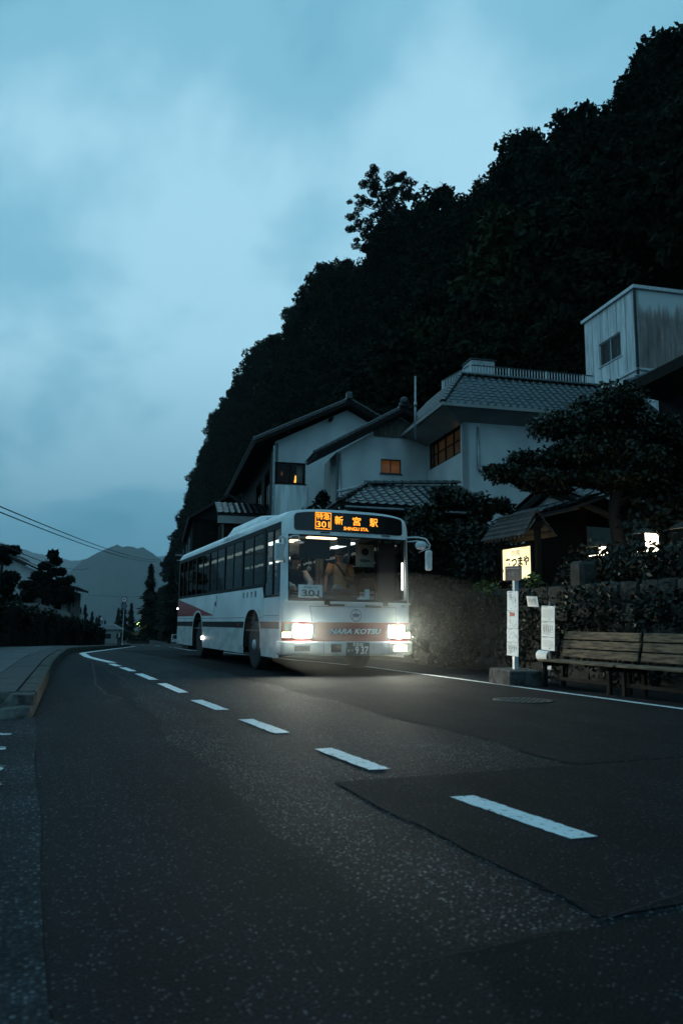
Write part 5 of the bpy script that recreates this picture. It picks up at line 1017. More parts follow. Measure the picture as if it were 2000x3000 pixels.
# --- porch roof between timber building and gabled house
pr = thingB('porch', 'small tiled porch with pale fascia beside the tall gabled house', 'porch', 3.0, 39.5, -.5)
mb = MB(); mb.slab([(2.5, 38.2, 6.35), (4.95, 38.2, 6.35), (4.95, 40.5, 7.2), (2.5, 40.5, 7.2)], .1); rp = mb.build('roof', 'roof_under', pr); tile_face(rp, (2.5, 38.2, 6.37), (1, 0, 0), (0, 2.3, .85), 8, 8, .30, .30, 64, seed=6)
mb = MB(); mb.box(2.52, 4.9, 38.24, 38.3, 5.85, 6.22); mb.build('fascia', 'plaster_shade', pr); mb = MB(); mb.box(2.7, 4.9, 38.5, 40.4, -.5, 5.84); mb.build('wall', 'wood_dark', pr)
for x in (2.75, 4.2): mb = MB(); mb.box(x, x + .1, 38.35, 38.45, -.5, 5.84); mb.build('post', 'wood_bleach', pr)
rebase(pr)
# --- entrance wing in front of the middle house
ew = thingB('entrance_wing', 'low dark entrance wing with hipped tile roof, half hidden by the bus', 'house', 5.4, 22.8, .2)
ea, eb, ta, tb2 = (5.0, 22.0, 4.50), (9.9, 22.0, 4.50), (6.35, 24.0, 5.42), (9.9, 24.6, 5.72)
mb = MB(); mb.slab([ea, eb, tb2, ta], .1); mb.slab([(5.0, 29, 4.5), ea, ta, (6.35, 29, 5.42)], .1); re_ = mb.build('roof', 'roof_under', ew)
tile_face(re_, ea, (1, 0, 0), (0, 2.2, 1.03), 16, 8, .30, .30, 120, inside=lambda a, b: a > b * .62 and b < 2.45, seed=7); tile_face(re_, (5.0, 29, 4.52), (0, -1, 0), (1.35, 0, .92), 23, 5, .30, .32, 100, inside=lambda a, b: (7.0 - a) > b * 1.2 and b < 1.6, seed=8)
ridge_row(re_, (5.0, 22.0, 4.56), ta, .1); ridge_row(re_, (6.35, 24.0, 5.48), (9.9, 24.6, 5.78), .12)
mb = MB(); mb.box(5.05, 9.9, 22.05, 22.12, 4.30, 4.46); mb.build('eave_board', 'wood_dark', ew); mb = MB(); mb.box(5.5, 9.9, 22.6, 29, .2, 4.4); mb.build('wall', 'wood_dark', ew); mb = MB(); mb.tube([(5.2, 22.05, 4.40), (9.6, 22.05, 4.36)], .04, 6); mb.build('gutter', 'metal_grey', ew)
mb = MB(); mb.tube([(5.6, 24.9, 5.35), (7.0, 24.9, 5.7)], .05, 6); mb.build('pipe', 'metal_grey', ew); rebase(ew)
# --- stained white box building on the slope
wb = thingB('flat_building', 'white flat-roofed building high on the slope with rust-stained end wall', 'building', 20.8, 30.0, 9.5)
mb = MB(); wall_holes(mb, (20.8, 34.35, 9.5), (0, -1, 0), 4.35, 9.5, 16.55, .2, [(1.25, 3.12, 13.75, 14.95)]); mb.build('wall', 'plaster_board', wb)
me = MB().box(0, 5.0, 0, .2, 0, 4.0).mesh('wall', 'plaster_stain'); o = put('wall', me, wb); o['label'] = 'white wall streaked with rust-brown and black stains'; o.location = (20.83, 30.0, 12.75)
mb = MB(); mb.box(20.83, 25.8, 30.02, 30.2, 9.5, 12.74); mb.build('wall', 'plaster_board', wb); mb = MB(); mb.box(25.6, 25.8, 30.2, 34.35, 9.5, 16.55); mb.box(20.9, 25.7, 34.2, 34.4, 9.5, 16.55); mb.build('wall', 'plaster_board', wb)
window(wb, (20.8, 34.35, 9.5), (0, -1, 0), 1.25, 3.12, 13.75, 14.95, .06, 'metal_pale', cols=2, fw=.05, back='slab_dark', backd=.2)
mb = MB(); mb.box(20.68, 25.95, 29.88, 34.5, 16.56, 16.72); mb.build('roof', 'metal_pale', wb); mb = MB(); mb.box(20.72, 20.84, 29.93, 29.995, 12.4, 16.54); mb.build('corner_trim', 'metal_dark', wb)
mb = MB(); mb.box(20.72, 20.79, 29.93, 34.3, 12.62, 12.72); mb.box(20.85, 25.8, 29.93, 29.99, 12.62, 12.72); mb.build('ledge', 'metal_pale', wb)
for i in range(1, 6): mb = MB(); mb.box(20.785, 20.80, 34.35 - i * .72, 34.35 - i * .72 + .012, 9.6, 16.5); mb.build('panel_joint', 'ink_grey', wb)
rebase(wb)
# --- dark timber house on the right edge
dh = thingB('timber_house', 'dark timber house with deep eaves rising out of the picture on the right', 'house', 10.9, 4.0, .8)
mb = MB(); wall_holes(mb, (10.9, 15.0, .8), (0, -1, 0), 11.0, .8, 6.4, .2, [(.6, 1.6, 4.62, 5.4), (1.95, 3.6, 4.62, 5.5)]); mb.build('wall', 'wood_dark', dh)
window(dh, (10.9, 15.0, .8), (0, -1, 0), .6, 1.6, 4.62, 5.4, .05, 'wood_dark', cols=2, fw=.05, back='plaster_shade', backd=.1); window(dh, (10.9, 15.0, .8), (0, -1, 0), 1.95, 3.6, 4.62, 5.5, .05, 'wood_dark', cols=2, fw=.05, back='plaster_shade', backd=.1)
mb = MB(); mb.box(10.9, 18, 14.8, 15.0, .8, 6.4); mb.build('wall', 'wood_dark', dh)
mb = MB(); mb.slab([(10.0, 3, 6.30), (14.5, 3, 8.2), (14.5, 14.9, 8.2), (10.0, 14.9, 6.30)], .16, (.4, 0, -.9)); rd = mb.build('roof', 'roof_under', dh); mb = MB(); mb.box(9.94, 10.0, 3, 14.9, 6.08, 6.32); mb.build('eave_board', 'wood_dark', dh); mb = MB(); mb.slab([(10.02, 3, 6.10), (10.02, 14.85, 6.10), (10.9, 14.85, 6.0), (10.9, 3, 6.0)], .03, (0, 0, 1)); mb.build('soffit', 'wood_bleach', dh)
ridge_row(rd, (10.02, 14.88, 6.36), (14.4, 14.88, 8.22), .1, .3); rebase(dh)
# ------------------------------------------------------------------ gate, lit sign, retaining wall, garden
gt = thing('gate_house', 'small gate roof with grey tiles glinting behind the garden trees', 'gate', (11.6, 14.5, 1.5))
def local(o):                                                            # world coordinates into the thing's own frame
    T = Matrix.Translation(-Vector(o.location))
    for ch in o.children: ch.matrix_basis = T @ ch.matrix_basis
mb = MB(); mb.slab([(10.9, 13.05, 3.60), (14.2, 13.05, 3.60), (14.2, 14.45, 4.12), (10.9, 14.45, 4.12)], .07); mb.slab([(14.2, 15.95, 3.55), (10.9, 15.95, 3.55), (10.9, 14.45, 4.12), (14.2, 14.45, 4.12)], .07); rg = mb.build('roof', 'roof_under', gt)
tile_face(rg, (10.9, 13.05, 3.62), (1, 0, 0), (0, 1.40, .52), 13, 6, .25, .25, 80, seed=11); tile_face(rg, (14.2, 15.95, 3.57), (-1, 0, 0), (0, -1.5, .57), 13, 6, .25, .26, 80, seed=12)
ridge_row(rg, (10.85, 14.45, 4.18), (14.2, 14.45, 4.18), .09, .25); ridge_row(rg, (10.9, 13.05, 3.66), (10.9, 14.4, 4.16), .06, .25); ridge_row(rg, (10.9, 15.95, 3.61), (10.9, 14.5, 4.16), .06, .25)
mb = MB(); mb.slab([(9.95, 12.3, 3.28), (9.95, 15.2, 3.28), (10.85, 15.2, 3.60), (10.85, 12.3, 3.60)], .06, (0, 0, -1)); re2 = mb.build('skirt_roof', 'roof_under', gt); tile_face(re2, (9.95, 15.2, 3.30), (0, -1, 0), (.9, 0, .32), 11, 4, .26, .25, 44, seed=13)
mb = MB(); mb.slab([(10.88, 13.1, 3.42), (10.88, 14.45, 3.92), (10.88, 14.45, 4.06), (10.88, 13.1, 3.56)], .05, (1, 0, 0)); mb.slab([(10.88, 15.9, 3.37), (10.88, 15.9, 3.51), (10.88, 14.45, 4.06), (10.88, 14.45, 3.92)], .05, (1, 0, 0)); mb.build('barge_board', 'wood_dark', gt)
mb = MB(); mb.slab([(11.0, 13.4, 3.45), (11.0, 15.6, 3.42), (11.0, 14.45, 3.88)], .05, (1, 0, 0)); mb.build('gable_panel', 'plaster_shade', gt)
for y in (13.5, 15.4):
    for x in (11.1, 13.9): mb = MB(); mb.box(x, x + .16, y, y + .16, 1.5, 3.5); mb.build('post', 'wood_dark', gt)
mb = MB(); mb.box(11.2, 11.3, 13.66, 15.4, 1.5, 3.3); mb.build('door', 'wood_dark', gt); local(gt)
# roofed, lit inn sign
sg = thing('inn_sign', 'lit cream inn sign with brush lettering under a small shingled roof', 'sign', (9.15, 12.9, 1.55))
mb = MB(); mb.cbox(9.0, 9.14, 12.42, 13.40, 1.83, 2.46, .012); panel = mb.build('sign_panel', 'sign_glow', sg)
text('sign_text', '旅館', .13, 'ink', '-x', (8.994, 12.93, 2.35), panel, wide=.30); text('sign_text', 'あつまや', .21, 'ink', '-x', (8.994, 12.88, 2.165), panel, wide=.80, bold=.009)
mb = MB()
for (y0, y1, z0, z1) in ((12.36, 13.46, 2.462, 2.52), (12.36, 13.46, 1.77, 1.828), (12.36, 12.418, 1.83, 2.46), (13.402, 13.46, 1.83, 2.46)): mb.box(8.98, 9.16, y0, y1, z0, z1)
mb.build('sign_frame', 'wood_dark', sg)
for y in (12.25, 13.47): mb = MB(); mb.box(9.02, 9.12, y, y + .09, .9, 2.79); mb.build('post', 'wood_dark', sg)
prof = [(8.70, 2.64), (8.77, 2.74), (8.85, 2.85), (8.93, 2.95), (9.01, 3.05), (9.07, 3.12)]
for i in range(5):
    (x0, z0), (x1, z1) = prof[i], prof[i + 1]; mb = MB(); mb.slab([(x0 - .02, 12.2 + i * .02, z0 + .025), (x0 - .02, 13.72 - i * .03, z0 + .025), (x1, 13.69 - i * .03, z1 + .012), (x1, 12.22 + i * .02, z1 + .012)], .02, (0, 0, -1)); mb.build('roof_course', 'shingle', sg)
    mb = MB(); x0b, x1b = 18.14 - x0, 18.14 - x1; mb.slab([(x0b + .02, 13.72 - i * .03, z0 + .025), (x0b + .02, 12.2 + i * .02, z0 + .025), (x1b, 12.22 + i * .02, z1 + .012), (x1b, 13.69 - i * .03, z1 + .012)], .02, (0, 0, -1)); mb.build('roof_course', 'shingle', sg)
mb = MB(); mb.tube([(9.07, 12.28, 3.13), (9.07, 13.6, 3.13)], .045, 8); mb.build('roof_ridge', 'shingle', sg)
for i in range(11): y = 12.25 + i * .135; mb = MB(); mb.slab([(8.71, y, 2.59), (9.0, y, 2.94), (9.0, y, 2.99), (8.71, y, 2.64)], .03, (0, 1, 0)); mb.build('rafter', 'wood_bleach', sg)
mb = MB(); mb.box(8.98, 9.15, 12.22, 13.7, 2.80, 2.88); mb.build('beam', 'wood_dark', sg); local(sg)
# garden lamps glowing through the leaves
for i, (x, y, z, w2, h2_, lb) in enumerate(((10.2, 11.95, 2.36, .02, .08, 'glowing garden lantern seen through the hedge, between gate and sign'), (10.3, 10.80, 2.42, .07, .16, 'bright garden lantern shining through a gap under the pruned tree'), (10.3, 9.92, 2.43, .0, .15, 'garden lantern glowing at the right picture edge'))):
    o = thing('garden_lantern', lb, 'lantern', (x, y, 1.4)); mb = MB(); mb.cbox(-.10 - w2, .10 + w2, -.2, .2, z - 1.4 - h2_, z - 1.4 + h2_, .04); mb.build('lamp_glass', 'garden_lamp', o); mb = MB(); mb.lathe([(.21, 0), (.19, .03), (.08, .09), (.0, .12)], 'z', 8, (0, 0, z - 1.4 + h2_ + .005)); mb.build('cap', 'stone', o); mb = MB(); mb.lathe([(.12, 0), (.09, .3), (.11, z - 1.4 - h2_ - .005)], 'z', 8); mb.build('stem', 'stone', o)
    for s in (-1, 1): mb = MB(); mb.box(s * (.11 + w2) - .012, s * (.11 + w2) + .012, -.2, .2, z - 1.4 - h2_, z - 1.4 + h2_); mb.build('lamp_frame', 'wood_dark', o)
# retaining wall of rough stones
rw = thing('stone_wall', 'rough mossy stone retaining wall behind the benches', 'wall', (8.75, 12, 0))
mb = MB(); mb.box(8.72, 9.3, 2.5, 24, -.05, 1.42); mb.build('core', 'stone_joint', rw); rnd = random.Random(21); stones = []
def stone_mesh(seed):
    bm = bmesh.new(); bmesh.ops.create_cube(bm, size=1.0); bmesh.ops.subdivide_edges(bm, edges=list(bm.edges), cuts=1, use_grid_fill=True)
    for v in bm.verts: d = v.co.normalized(); v.co = v.co.lerp(d * .55, .45); v.co += Vector((mnoise.noise(d * 1.7 + Vector((seed * 9, 0, 0))), mnoise.noise(d * 1.7 + Vector((0, seed * 7, 3))), mnoise.noise(d * 1.7 + Vector((5, 2, seed * 5))))) * .12
    me = bpy.data.meshes.new('stone'); bm.to_mesh(me); bm.free(); me.materials.append(MATS['stone']); return me
SM = [stone_mesh(i) for i in range(6)]; z = 0.0; k = 0
while z < 1.35:
    hh = rnd.uniform(.26, .38); y = 2.6 + rnd.random() * .3
    while y < (16 if z < .9 else 18):
        ww = rnd.uniform(.32, .62); o = put('stone', SM[k % 6], rw); k += 1; o.location = (8.70 + rnd.uniform(-.05, .05) + z * .06, y + ww / 2, z + hh / 2); o.scale = (.34, ww * 1.0, hh * 1.02); o.rotation_euler = (rnd.uniform(-.12, .12), rnd.uniform(-.1, .1), rnd.uniform(-.1, .1)); y += ww
    z += hh
mb = MB(); mb.cbox(8.62, 8.98, 10.5, 10.85, 1.0, 2.02, .06); mb.build('gate_pillar_stone', 'stone', rw); local(rw)
bank = MB(); bank.grid([[(9.25, y, 1.41), (9.8, y, 1.5), (11, y, 1.55), (13, y, 1.7), (16.5, y, 3.0), (20, y, 6.0)] for y in (2.5, 8, 14, 20, 25)]); bank.grid([[(x, 2.5, -.05), (x, 2.5, z)] for x, z in ((9.25, 1.41), (11, 1.55), (13, 1.7), (20, 6))]); tag(bank.build('garden_bank', 'ground_soil'), kind='structure')
# hedges and shrubs
def hedge(name, label, loc, blobs, n, size, m, seed, cat='hedge', stems=None, flat=0.0):
    o = thing(name, label, cat, loc); put('foliage', leaves(seed, blobs, n, size, m, 'foliage', flat=flat), o)
    mb = MB()
    for (a, b) in (stems or [((0, 0, 0), (0, 0, .4))]): mb.tube([a, ((a[0] + b[0]) / 2 + .03, (a[1] + b[1]) / 2, (a[2] + b[2]) / 2), b], [.03, .022, .012], 5)
    mb.build('stems', 'bark', o); return o
rnd = random.Random(8)
def row(y0, y1, x, z, rx, rz, step=.45): return [(x + rnd.uniform(-.15, .15), y + rnd.uniform(-.1, .1), z + rnd.uniform(-.15, .15), rx * rnd.uniform(.8, 1.2), .42, rz * rnd.uniform(.8, 1.2)) for y in np.arange(y0, y1, step)]
hedge('ivy', 'dark ivy hanging over the stone wall behind the bus stop boards', (8.6, 12, 0), row(-3.2, 4.5, -.02, .55, .14, .55, .3) + row(-3.4, 4.5, .0, 1.2, .22, .4, .3) + row(-9, -3.4, .02, 1.25, .14, .32, .3), 260, .05, 'leaf_hedge', 61, 'ivy')
hedge('hedge', 'dark clipped hedge along the top of the wall between bus and inn sign', (8.9, 17, 1.4), row(-3.3, 6.5, .2, .45, .55, .7, .42) + row(-3.0, 6.5, .5, 1.2, .6, .6, .42), 420, .062, 'leaf_hedge', 62, stems=[((.2, i * .8 - 3, 0), (.3, i * .8 - 3, .9)) for i in range(11)])
hedge('hedge', 'dark hedge hiding the garden to the right of the inn sign', (9.2, 9.5, 1.4), row(-6, 2.3, .1, .38, .4, .52, .40), 420, .06, 'leaf_hedge', 63, stems=[((.1, i * .9 - 5.5, 0), (.1, i * .9 - 5.5, .5)) for i in range(9)])
hedge('hedge', 'tall dark evergreen hedge closing the garden behind the lanterns', (11.2, 9, 1.5), row(-6, 3.6, .3, .5, .6, .8, .5) + row(-6, 3.3, .4, 1.5, .6, .6, .5), 330, .085, 'leaf_hedge', 64, stems=[((.3, i * .9 - 5.5, 0), (.3, i * .9 - 5.5, 1.4)) for i in range(10)])
hedge('fern', 'green fern leaves lit up at the lower left corner of the inn sign', (8.85, 13.75, 1.35), [(0, 0, .35, .22, .38, .16), (-.1, -.25, .22, .18, .25, .14), (.0, .35, .2, .2, .3, .18)], 130, .055, 'leaf_fern', 65, 'fern', stems=[((0, 0, 0), (0, .2, .35)), ((0, 0, 0), (-.05, -.25, .3))])
hedge('fern', 'small yellow-green leaves lit up at the lower right corner of the inn sign', (8.9, 12.25, 1.35), [(0, 0, .42, .12, .22, .16)], 120, .05, 'leaf_fern', 66, 'fern', stems=[((0, 0, 0), (0, .1, .4))])
hedge('shrub', 'spiky dark shrub at the foot of the gabled house, above the bus roof', WB(5.95, 29.5, 4.2), [(0, 0, 1.15, .55, .55, .5), (-.55, 0, .85, .45, .4, .4), (.55, 0, .95, .45, .4, .45), (0, 0, .45, .75, .6, .4), (.1, 0, 1.65, .25, .25, .3)], 330, .11, 'leaf_pine', 67, 'shrub', stems=[((0, 0, -1.2), (0, 0, 1.2)), ((0, 0, .2), (.5, 0, .9))])
def garden_tree(name, label, loc, trunk, branches, pads, seed, n, size, m='leaf_garden'):
    o = thing(name, label, 'tree', loc); mb = MB(); mb.tube(trunk, [.17, .15, .12, .09, .05][:len(trunk)], 8)
    for b in branches: mb.tube(b, [.07, .05, .025][:len(b)], 6)
    mb.build('trunk', 'bark', o, True); rnd = random.Random(seed); bl = []
    for (x, y, z, rx, ry, rz) in pads:
        for k in range(7): bl.append((x + rnd.uniform(-.6, .6) * rx, y + rnd.uniform(-.6, .6) * ry, z + rnd.uniform(-.4, .4) * rz, rx * .5, ry * .5, rz * .55, rx))
    put('crown', leaves(seed, bl, n, size, m, asp=1.9, hollow=.15), o); return o
garden_tree('pruned_tree', 'big layered garden tree with dark leaf pads in front of the right-hand houses', (11.0, 12.3, 1.5), [(0, 0, -.2), (.15, 0, .8), (-.05, 0, 1.7), (.15, 0, 2.7), (.1, 0, 3.6)],
            [[(0, 0, 1.6), (-.9, .3, 2.0), (-1.9, .9, 2.35)], [(0, 0, 1.9), (.8, -.2, 2.3), (1.2, -.3, 2.5)], [(.1, 0, 2.7), (-.6, .3, 3.2), (-1.2, .6, 3.4)], [(.1, 0, 2.2), (-.5, -.4, 2.4)]],
            [(.15, 0, 3.95, 1.1, .9, .5), (-.75, .35, 3.55, .9, .8, .5), (1.0, -.2, 3.45, 1.0, .8, .55), (-1.3, .75, 2.75, .75, .7, .36), (-2.0, 1.0, 2.50, .65, .6, .30), (-.2, 0, 2.95, 1.2, .9, .55), (-1.05, .5, 2.3, 1.0, .7, .25), (.9, -.2, 2.55, 1.2, .9, .6), (.3, -.1, 2.3, 1.2, .8, .3), (-.5, .2, 2.6, .9, .7, .4), (-.9, .5, 3.0, .8, .7, .4), (-.2, .1, 3.4, 1.0, .8, .45), (1.5, -.3, 1.7, .9, .8, .6), (1.9, -.4, 3.0, .9, .8, .5)], 71, 760, .052)
garden_tree('camellia_tree', 'rounded dark evergreen to the left of the inn sign, above the hedge', (9.3, 15.6, 1.4), [(0, 0, -.2), (.05, 0, .7), (-.05, .05, 1.4), (0, 0, 2.0)], [[(0, 0, 1.0), (-.4, .3, 1.5), (-.6, .5, 1.8)], [(0, 0, 1.1), (.4, -.2, 1.7)]],
            [(0, 0, 2.45, .75, .7, .40), (-.55, .45, 2.05, .6, .55, .36), (.55, -.35, 2.2, .55, .5, .36), (-.1, 0, 1.55, .95, .8, .45), (-.9, .9, 1.35, .6, .6, .5)], 72, 620, .058)
garden_tree('camellia_tree', 'dark evergreen behind the inn sign roof, beside the gate', (10.6, 16.6, 1.5), [(0, 0, -.2), (.05, 0, .7), (-.05, .05, 1.2)], [[(0, 0, .8), (.4, .2, 1.1)]], [(0, 0, 1.3, .9, .8, .5), (.6, .3, .9, .7, .7, .45)], 73, 520, .058)
# ------------------------------------------------------------------ bus stop, benches, manhole
def sheet(parent, name, m, y0, y1, z0, z1, x, th=.008): mb = MB(); mb.cbox(x - th, x, y0, y1, z0, z1, .002); return mb.build(name, m, parent)
bs1 = thing('bus_stop_sign', 'bus stop post on a concrete foot, stacked timetable boards and dark square plate on top', 'bus stop', (7.15, 10.36, 0))
mb = MB(); mb.cbox(-.30, .30, -.30, .30, -.02, .235, .02); mb.build('foot', 'broken_concrete', bs1); mb = MB(); mb.box(-.035, .035, -.03, .03, .235, 1.62); mb.build('post', 'metal_pale', bs1)
mb = MB(); mb.cbox(-.05, -.03, -.22, .22, 1.62, 1.85, .006); q = mb.build('stop_plate', 'metal_dark', bs1); mb = MB(); mb.box(-.0525, -.0505, -.18, .18, 1.805, 1.825); mb.build('plate_line', 'ink_grey', q); text('plate_text', '十津川', .09, 'ink_grey', '-x', (-.0535, 0, 1.72), q)
rnd = random.Random(31)
def notice(parent, y0, y1, z0, z1, x, style, m='card_white'):
    b = sheet(parent, 'notice_board', m, y0, y1, z0, z1, x); xx = x - .0095; mb = MB(); w_ = y1 - y0; h_ = z1 - z0
    def r(a, b_, c, d): mb.add([(xx, y1 - a * w_, z1 - d * h_), (xx, y1 - b_ * w_, z1 - d * h_), (xx, y1 - b_ * w_, z1 - c * h_), (xx, y1 - a * w_, z1 - c * h_)], [(0, 1, 2, 3)])
    r(.1, .45, .05, .08)
    if style == 'table':
        for i in range(9): r(.12, .88, .25 + i * .06, .26 + i * .06)
        for i in range(5): r(.12 + i * .19, .125 + i * .19, .25, .735)
        r(.55, .7, .82, .87)
    elif style == 'map':
        px, py_ = .15, .3
        for i in range(9): nx, ny = min(.88, px + rnd.uniform(.02, .18)), max(.15, min(.9, py_ + rnd.uniform(-.25, .3))); r(px, nx, py_, py_ + .012); r(nx, nx + .02, min(py_, ny), max(py_, ny)); px, py_ = (nx if nx < .85 else .15), ny
        for i in range(7): a, c = rnd.uniform(.1, .75), rnd.uniform(.15, .9); r(a, a + .12, c, c + .025)
    else:
        for i in range(10): r(.1, rnd.uniform(.4, .9), .18 + i * .07, .20 + i * .07)
        for i in range(5): r(.2 + i * .15, .24 + i * .15, .25, rnd.uniform(.5, .8))
    mb.build('print', 'ink_grey', b, kind='stuff'); return b
notice(bs1, -.15, .15, 1.145, 1.455, -.045, 'map'); notice(bs1, -.15, .15, .87, 1.14, -.045, 'map'); notice(bs1, -.15, .16, .655, .865, -.043, 'map'); notice(bs1, -.15, .16, .44, .65, -.043, 'text')
mb = MB(); mb.box(-.058, -.0555, -.055, .075, 1.06, 1.115); mb.build('red_label', 'ink_red', bs1); bs1.rotation_euler = (R(2.2), 0, 0)
bs2 = thing('bus_stop_sign', 'leaning notice stand with timetable board and curled paper beside the bench', 'bus stop', (7.72, 10.25, 0))
mb = MB(); mb.tube([(0, .0, -.02), (0, .0, 1.3)], .02, 8); mb.build('post', 'metal_grey', bs2); mb = MB(); mb.lathe([(.14, 0), (.14, .03), (.03, .05)], 'z', 16); mb.build('foot', 'metal_dark', bs2)
notice(bs2, -.17, .17, .985, 1.23, -.03, 'table'); notice(bs2, -.17, .17, .74, .98, -.03, 'text'); notice(bs2, -.17, .17, .53, .735, -.03, 'table')
pp = notice(bs2, -.14, .14, 1.25, 1.42, -.05, 'text'); pp.rotation_euler = (R(0), R(-12), 0)
mb = MB(); rows = []
for i in range(13): a = -2.2 + 3.9 * i / 12; rows.append([(-.07 - .075 * math.cos(a), y, .44 + .085 * math.sin(a)) for y in (-.10, .17)])
mb.grid(rows); mb.build('curled_paper', 'card_white', bs2, True); notice(bs2, -.10, .13, .235, .37, -.045, 'text'); bs2.rotation_euler = (R(2.6), 0, 0)
def bench(y0, y1, label, seed):
    o = thing('bench', label, 'bench', (7.55, (y0 + y1) / 2, 0)); L_ = y1 - y0; rnd = random.Random(seed)
    def plank(name, x0, x1, z0, z1, lean=0.0, m='wood_bench', e=0.0):
        mb = MB(); mb.cbox(x0, x1, -L_ / 2 + rnd.uniform(0, .02) + e, L_ / 2 - rnd.uniform(0, .02), z0, z1, .008)
        me = mb.mesh(name, m)
        for v in me.vertices: v.co.x += lean * v.co.z; v.co.z += .006 * math.sin(v.co.y * 3 + seed)
        return put(name, me, o)
    for i in range(3): plank('seat_plank', -.24 + i * .155, -.24 + i * .155 + .145, .375, .405)
    for i, (a, b) in enumerate(((.445, .562), (.580, .697), (.715, .832))): plank('back_slat', .10, .128, a, b, .22, 'wood_bench', 0)
    for y in (-L_ / 2 + .12, L_ / 2 - .12):
        for x in (-.22, .12): mb = MB(); mb.cbox(x, x + .055, y - .03, y + .03, -.01, .374, .005); mb.build('leg', 'wood_dark', o)
        mb = MB(); mb.slab([(.175, y - .03, .30), (.215, y - .03, .30), (.355, y - .03, .82), (.315, y - .03, .82)], .06, (0, 1, 0)); mb.build('back_post', 'wood_dark', o); mb = MB(); mb.box(-.22, .17, y - .025, y + .025, .31, .373); mb.build('cross_rail', 'wood_dark', o)
    mb = MB(); mb.box(-.2, -.17, -L_ / 2 + .15, L_ / 2 - .15, .12, .17); mb.build('stretcher', 'wood_dark', o); return o
bench(8.35, 10.0, 'weathered plank bench beside the leaning notice stand', 1); bench(6.5, 8.31, 'weathered plank bench with flaking paint, cut by the right picture edge', 2)
mh = thing('manhole_cover', 'round cast iron manhole cover in the road in front of the bus stop', 'manhole', (5.68, 8.08, .008))
mb = MB(); mb.lathe([(.36, -.004), (.36, .004), (.335, .006), (.33, .002)], 'z', 48); mb.build('ring', 'metal_dark', mh, True); mb = MB(); mb.lathe([(.328, -.003), (.328, .003), (.0, .003)], 'z', 48); mb.build('lid', 'metal_dark', mh)
mb = MB()
for i in range(-6, 7):
    for j in range(-6, 7):
        if i * i + j * j < 40 and (i + j) % 2 == 0: mb.box(i * .046 - .014, i * .046 + .014, j * .046 - .014, j * .046 + .014, .003, .007)
mb.build('tread_pattern', 'metal_dark', mh, kind='stuff')
# ------------------------------------------------------------------ left side: fence, houses, far street
fn = thing('garden_fence', 'long dark timber fence along the back of the pavement', 'fence', (-1.5, 12, 0))
def fence_run():
    P = [(-2.4, 9.0)] + [(KX(y) - 2.45, y) for y in np.arange(12, 79, 3.0)]
    for a, b in zip(P, P[1:]):
        ga, gb = gz(a[1]), gz(b[1]); n = 6
        for k in range(n):
            x0, y0 = a[0] + (b[0] - a[0]) * k / n, a[1] + (b[1] - a[1]) * k / n; x1, y1 = a[0] + (b[0] - a[0]) * (k + .97) / n, a[1] + (b[1] - a[1]) * (k + .97) / n; g = ga + (gb - ga) * k / n; hh = 1.55 + .03 * math.sin(k * 3 + y0)
            mb = MB(); mb.add([(x0, y0, g - .05), (x1, y1, g - .05), (x1, y1, g + hh), (x0, y0, g + hh), (x0 - .03, y0, g - .05), (x1 - .03, y1, g - .05), (x1 - .03, y1, g + hh), (x0 - .03, y0, g + hh)], [(0, 1, 2, 3), (7, 6, 5, 4), (0, 4, 5, 1), (3, 2, 6, 7), (1, 5, 6, 2), (0, 3, 7, 4)]); mb.build('board', 'wood_dark', fn)
        mb = MB(); mb.box(b[0] - .10, b[0] + .02, b[1] - .06, b[1] + .06, gb - .05, gb + 1.72); mb.build('post', 'wood_dark', fn)
fence_run(); local(fn)
hedge('hedge', 'black hedge growing over the timber fence on the left', (-2.4, 45, gz(45)), [(float(KX(y) - 2.75 + 2.4 + rnd.uniform(-.25, .2)), float(y - 45), float(gz(y) - gz(45) + 1.15 + rnd.uniform(-.2, .25)), .5, .9, .6) for y in np.arange(15, 78, .9)], 330, .10, 'leaf_pine', 81, stems=[((float(KX(y) - .25), float(y - 45), float(gz(y) - gz(45))), (float(KX(y) - .25), float(y - 45), float(gz(y) - gz(45) + .9))) for y in range(16, 76, 4)])
hl = thingB('white_walled_house', 'white-walled house with dark tiled gable roofs behind the pruned pines on the left', 'house', -9.5, 73, gz(73))
g0 = gz(73)
mb = MB(); wall_holes(mb, (-15.5, 72.0, g0), (1, 0, 0), 4.6, g0, 4.6, .2, [(1.2, 2.6, 2.6, 3.7)]); prism(mb, [(-15.5, 4.6), (-10.9, 4.6), (-10.9, 5.35), (-13.2, 6.3), (-15.5, 5.35)], 72.0, 72.2); mb.build('wall', 'plaster', hl)
window(hl, (-15.5, 72.0, g0), (1, 0, 0), 1.2, 2.6, 2.6, 3.7, .05, 'wood_dark', back='wood_dark', backd=.3)
mb = MB(); wall_holes(mb, (-10.9, 72.6, g0), (1, 0, 0), 2.7, g0, 3.7, .2, [(.5, 1.2, 1.9, 2.9), (1.6, 2.2, 1.9, 2.9)]); mb.build('wall', 'plaster', hl)
for a in ((.5, 1.2), (1.6, 2.2)): window(hl, (-10.9, 72.6, g0), (1, 0, 0), *a, 1.9, 2.9, .05, 'wood_dark', back='wood_dark', backd=.3)
mb = MB(); mb.box(-8.18, -8.0, 72.6, 82, g0, 3.7); mb.box(-10.95, -10.85, 72.2, 82, g0, 5.0); mb.build('wall', 'plaster_shade', hl)
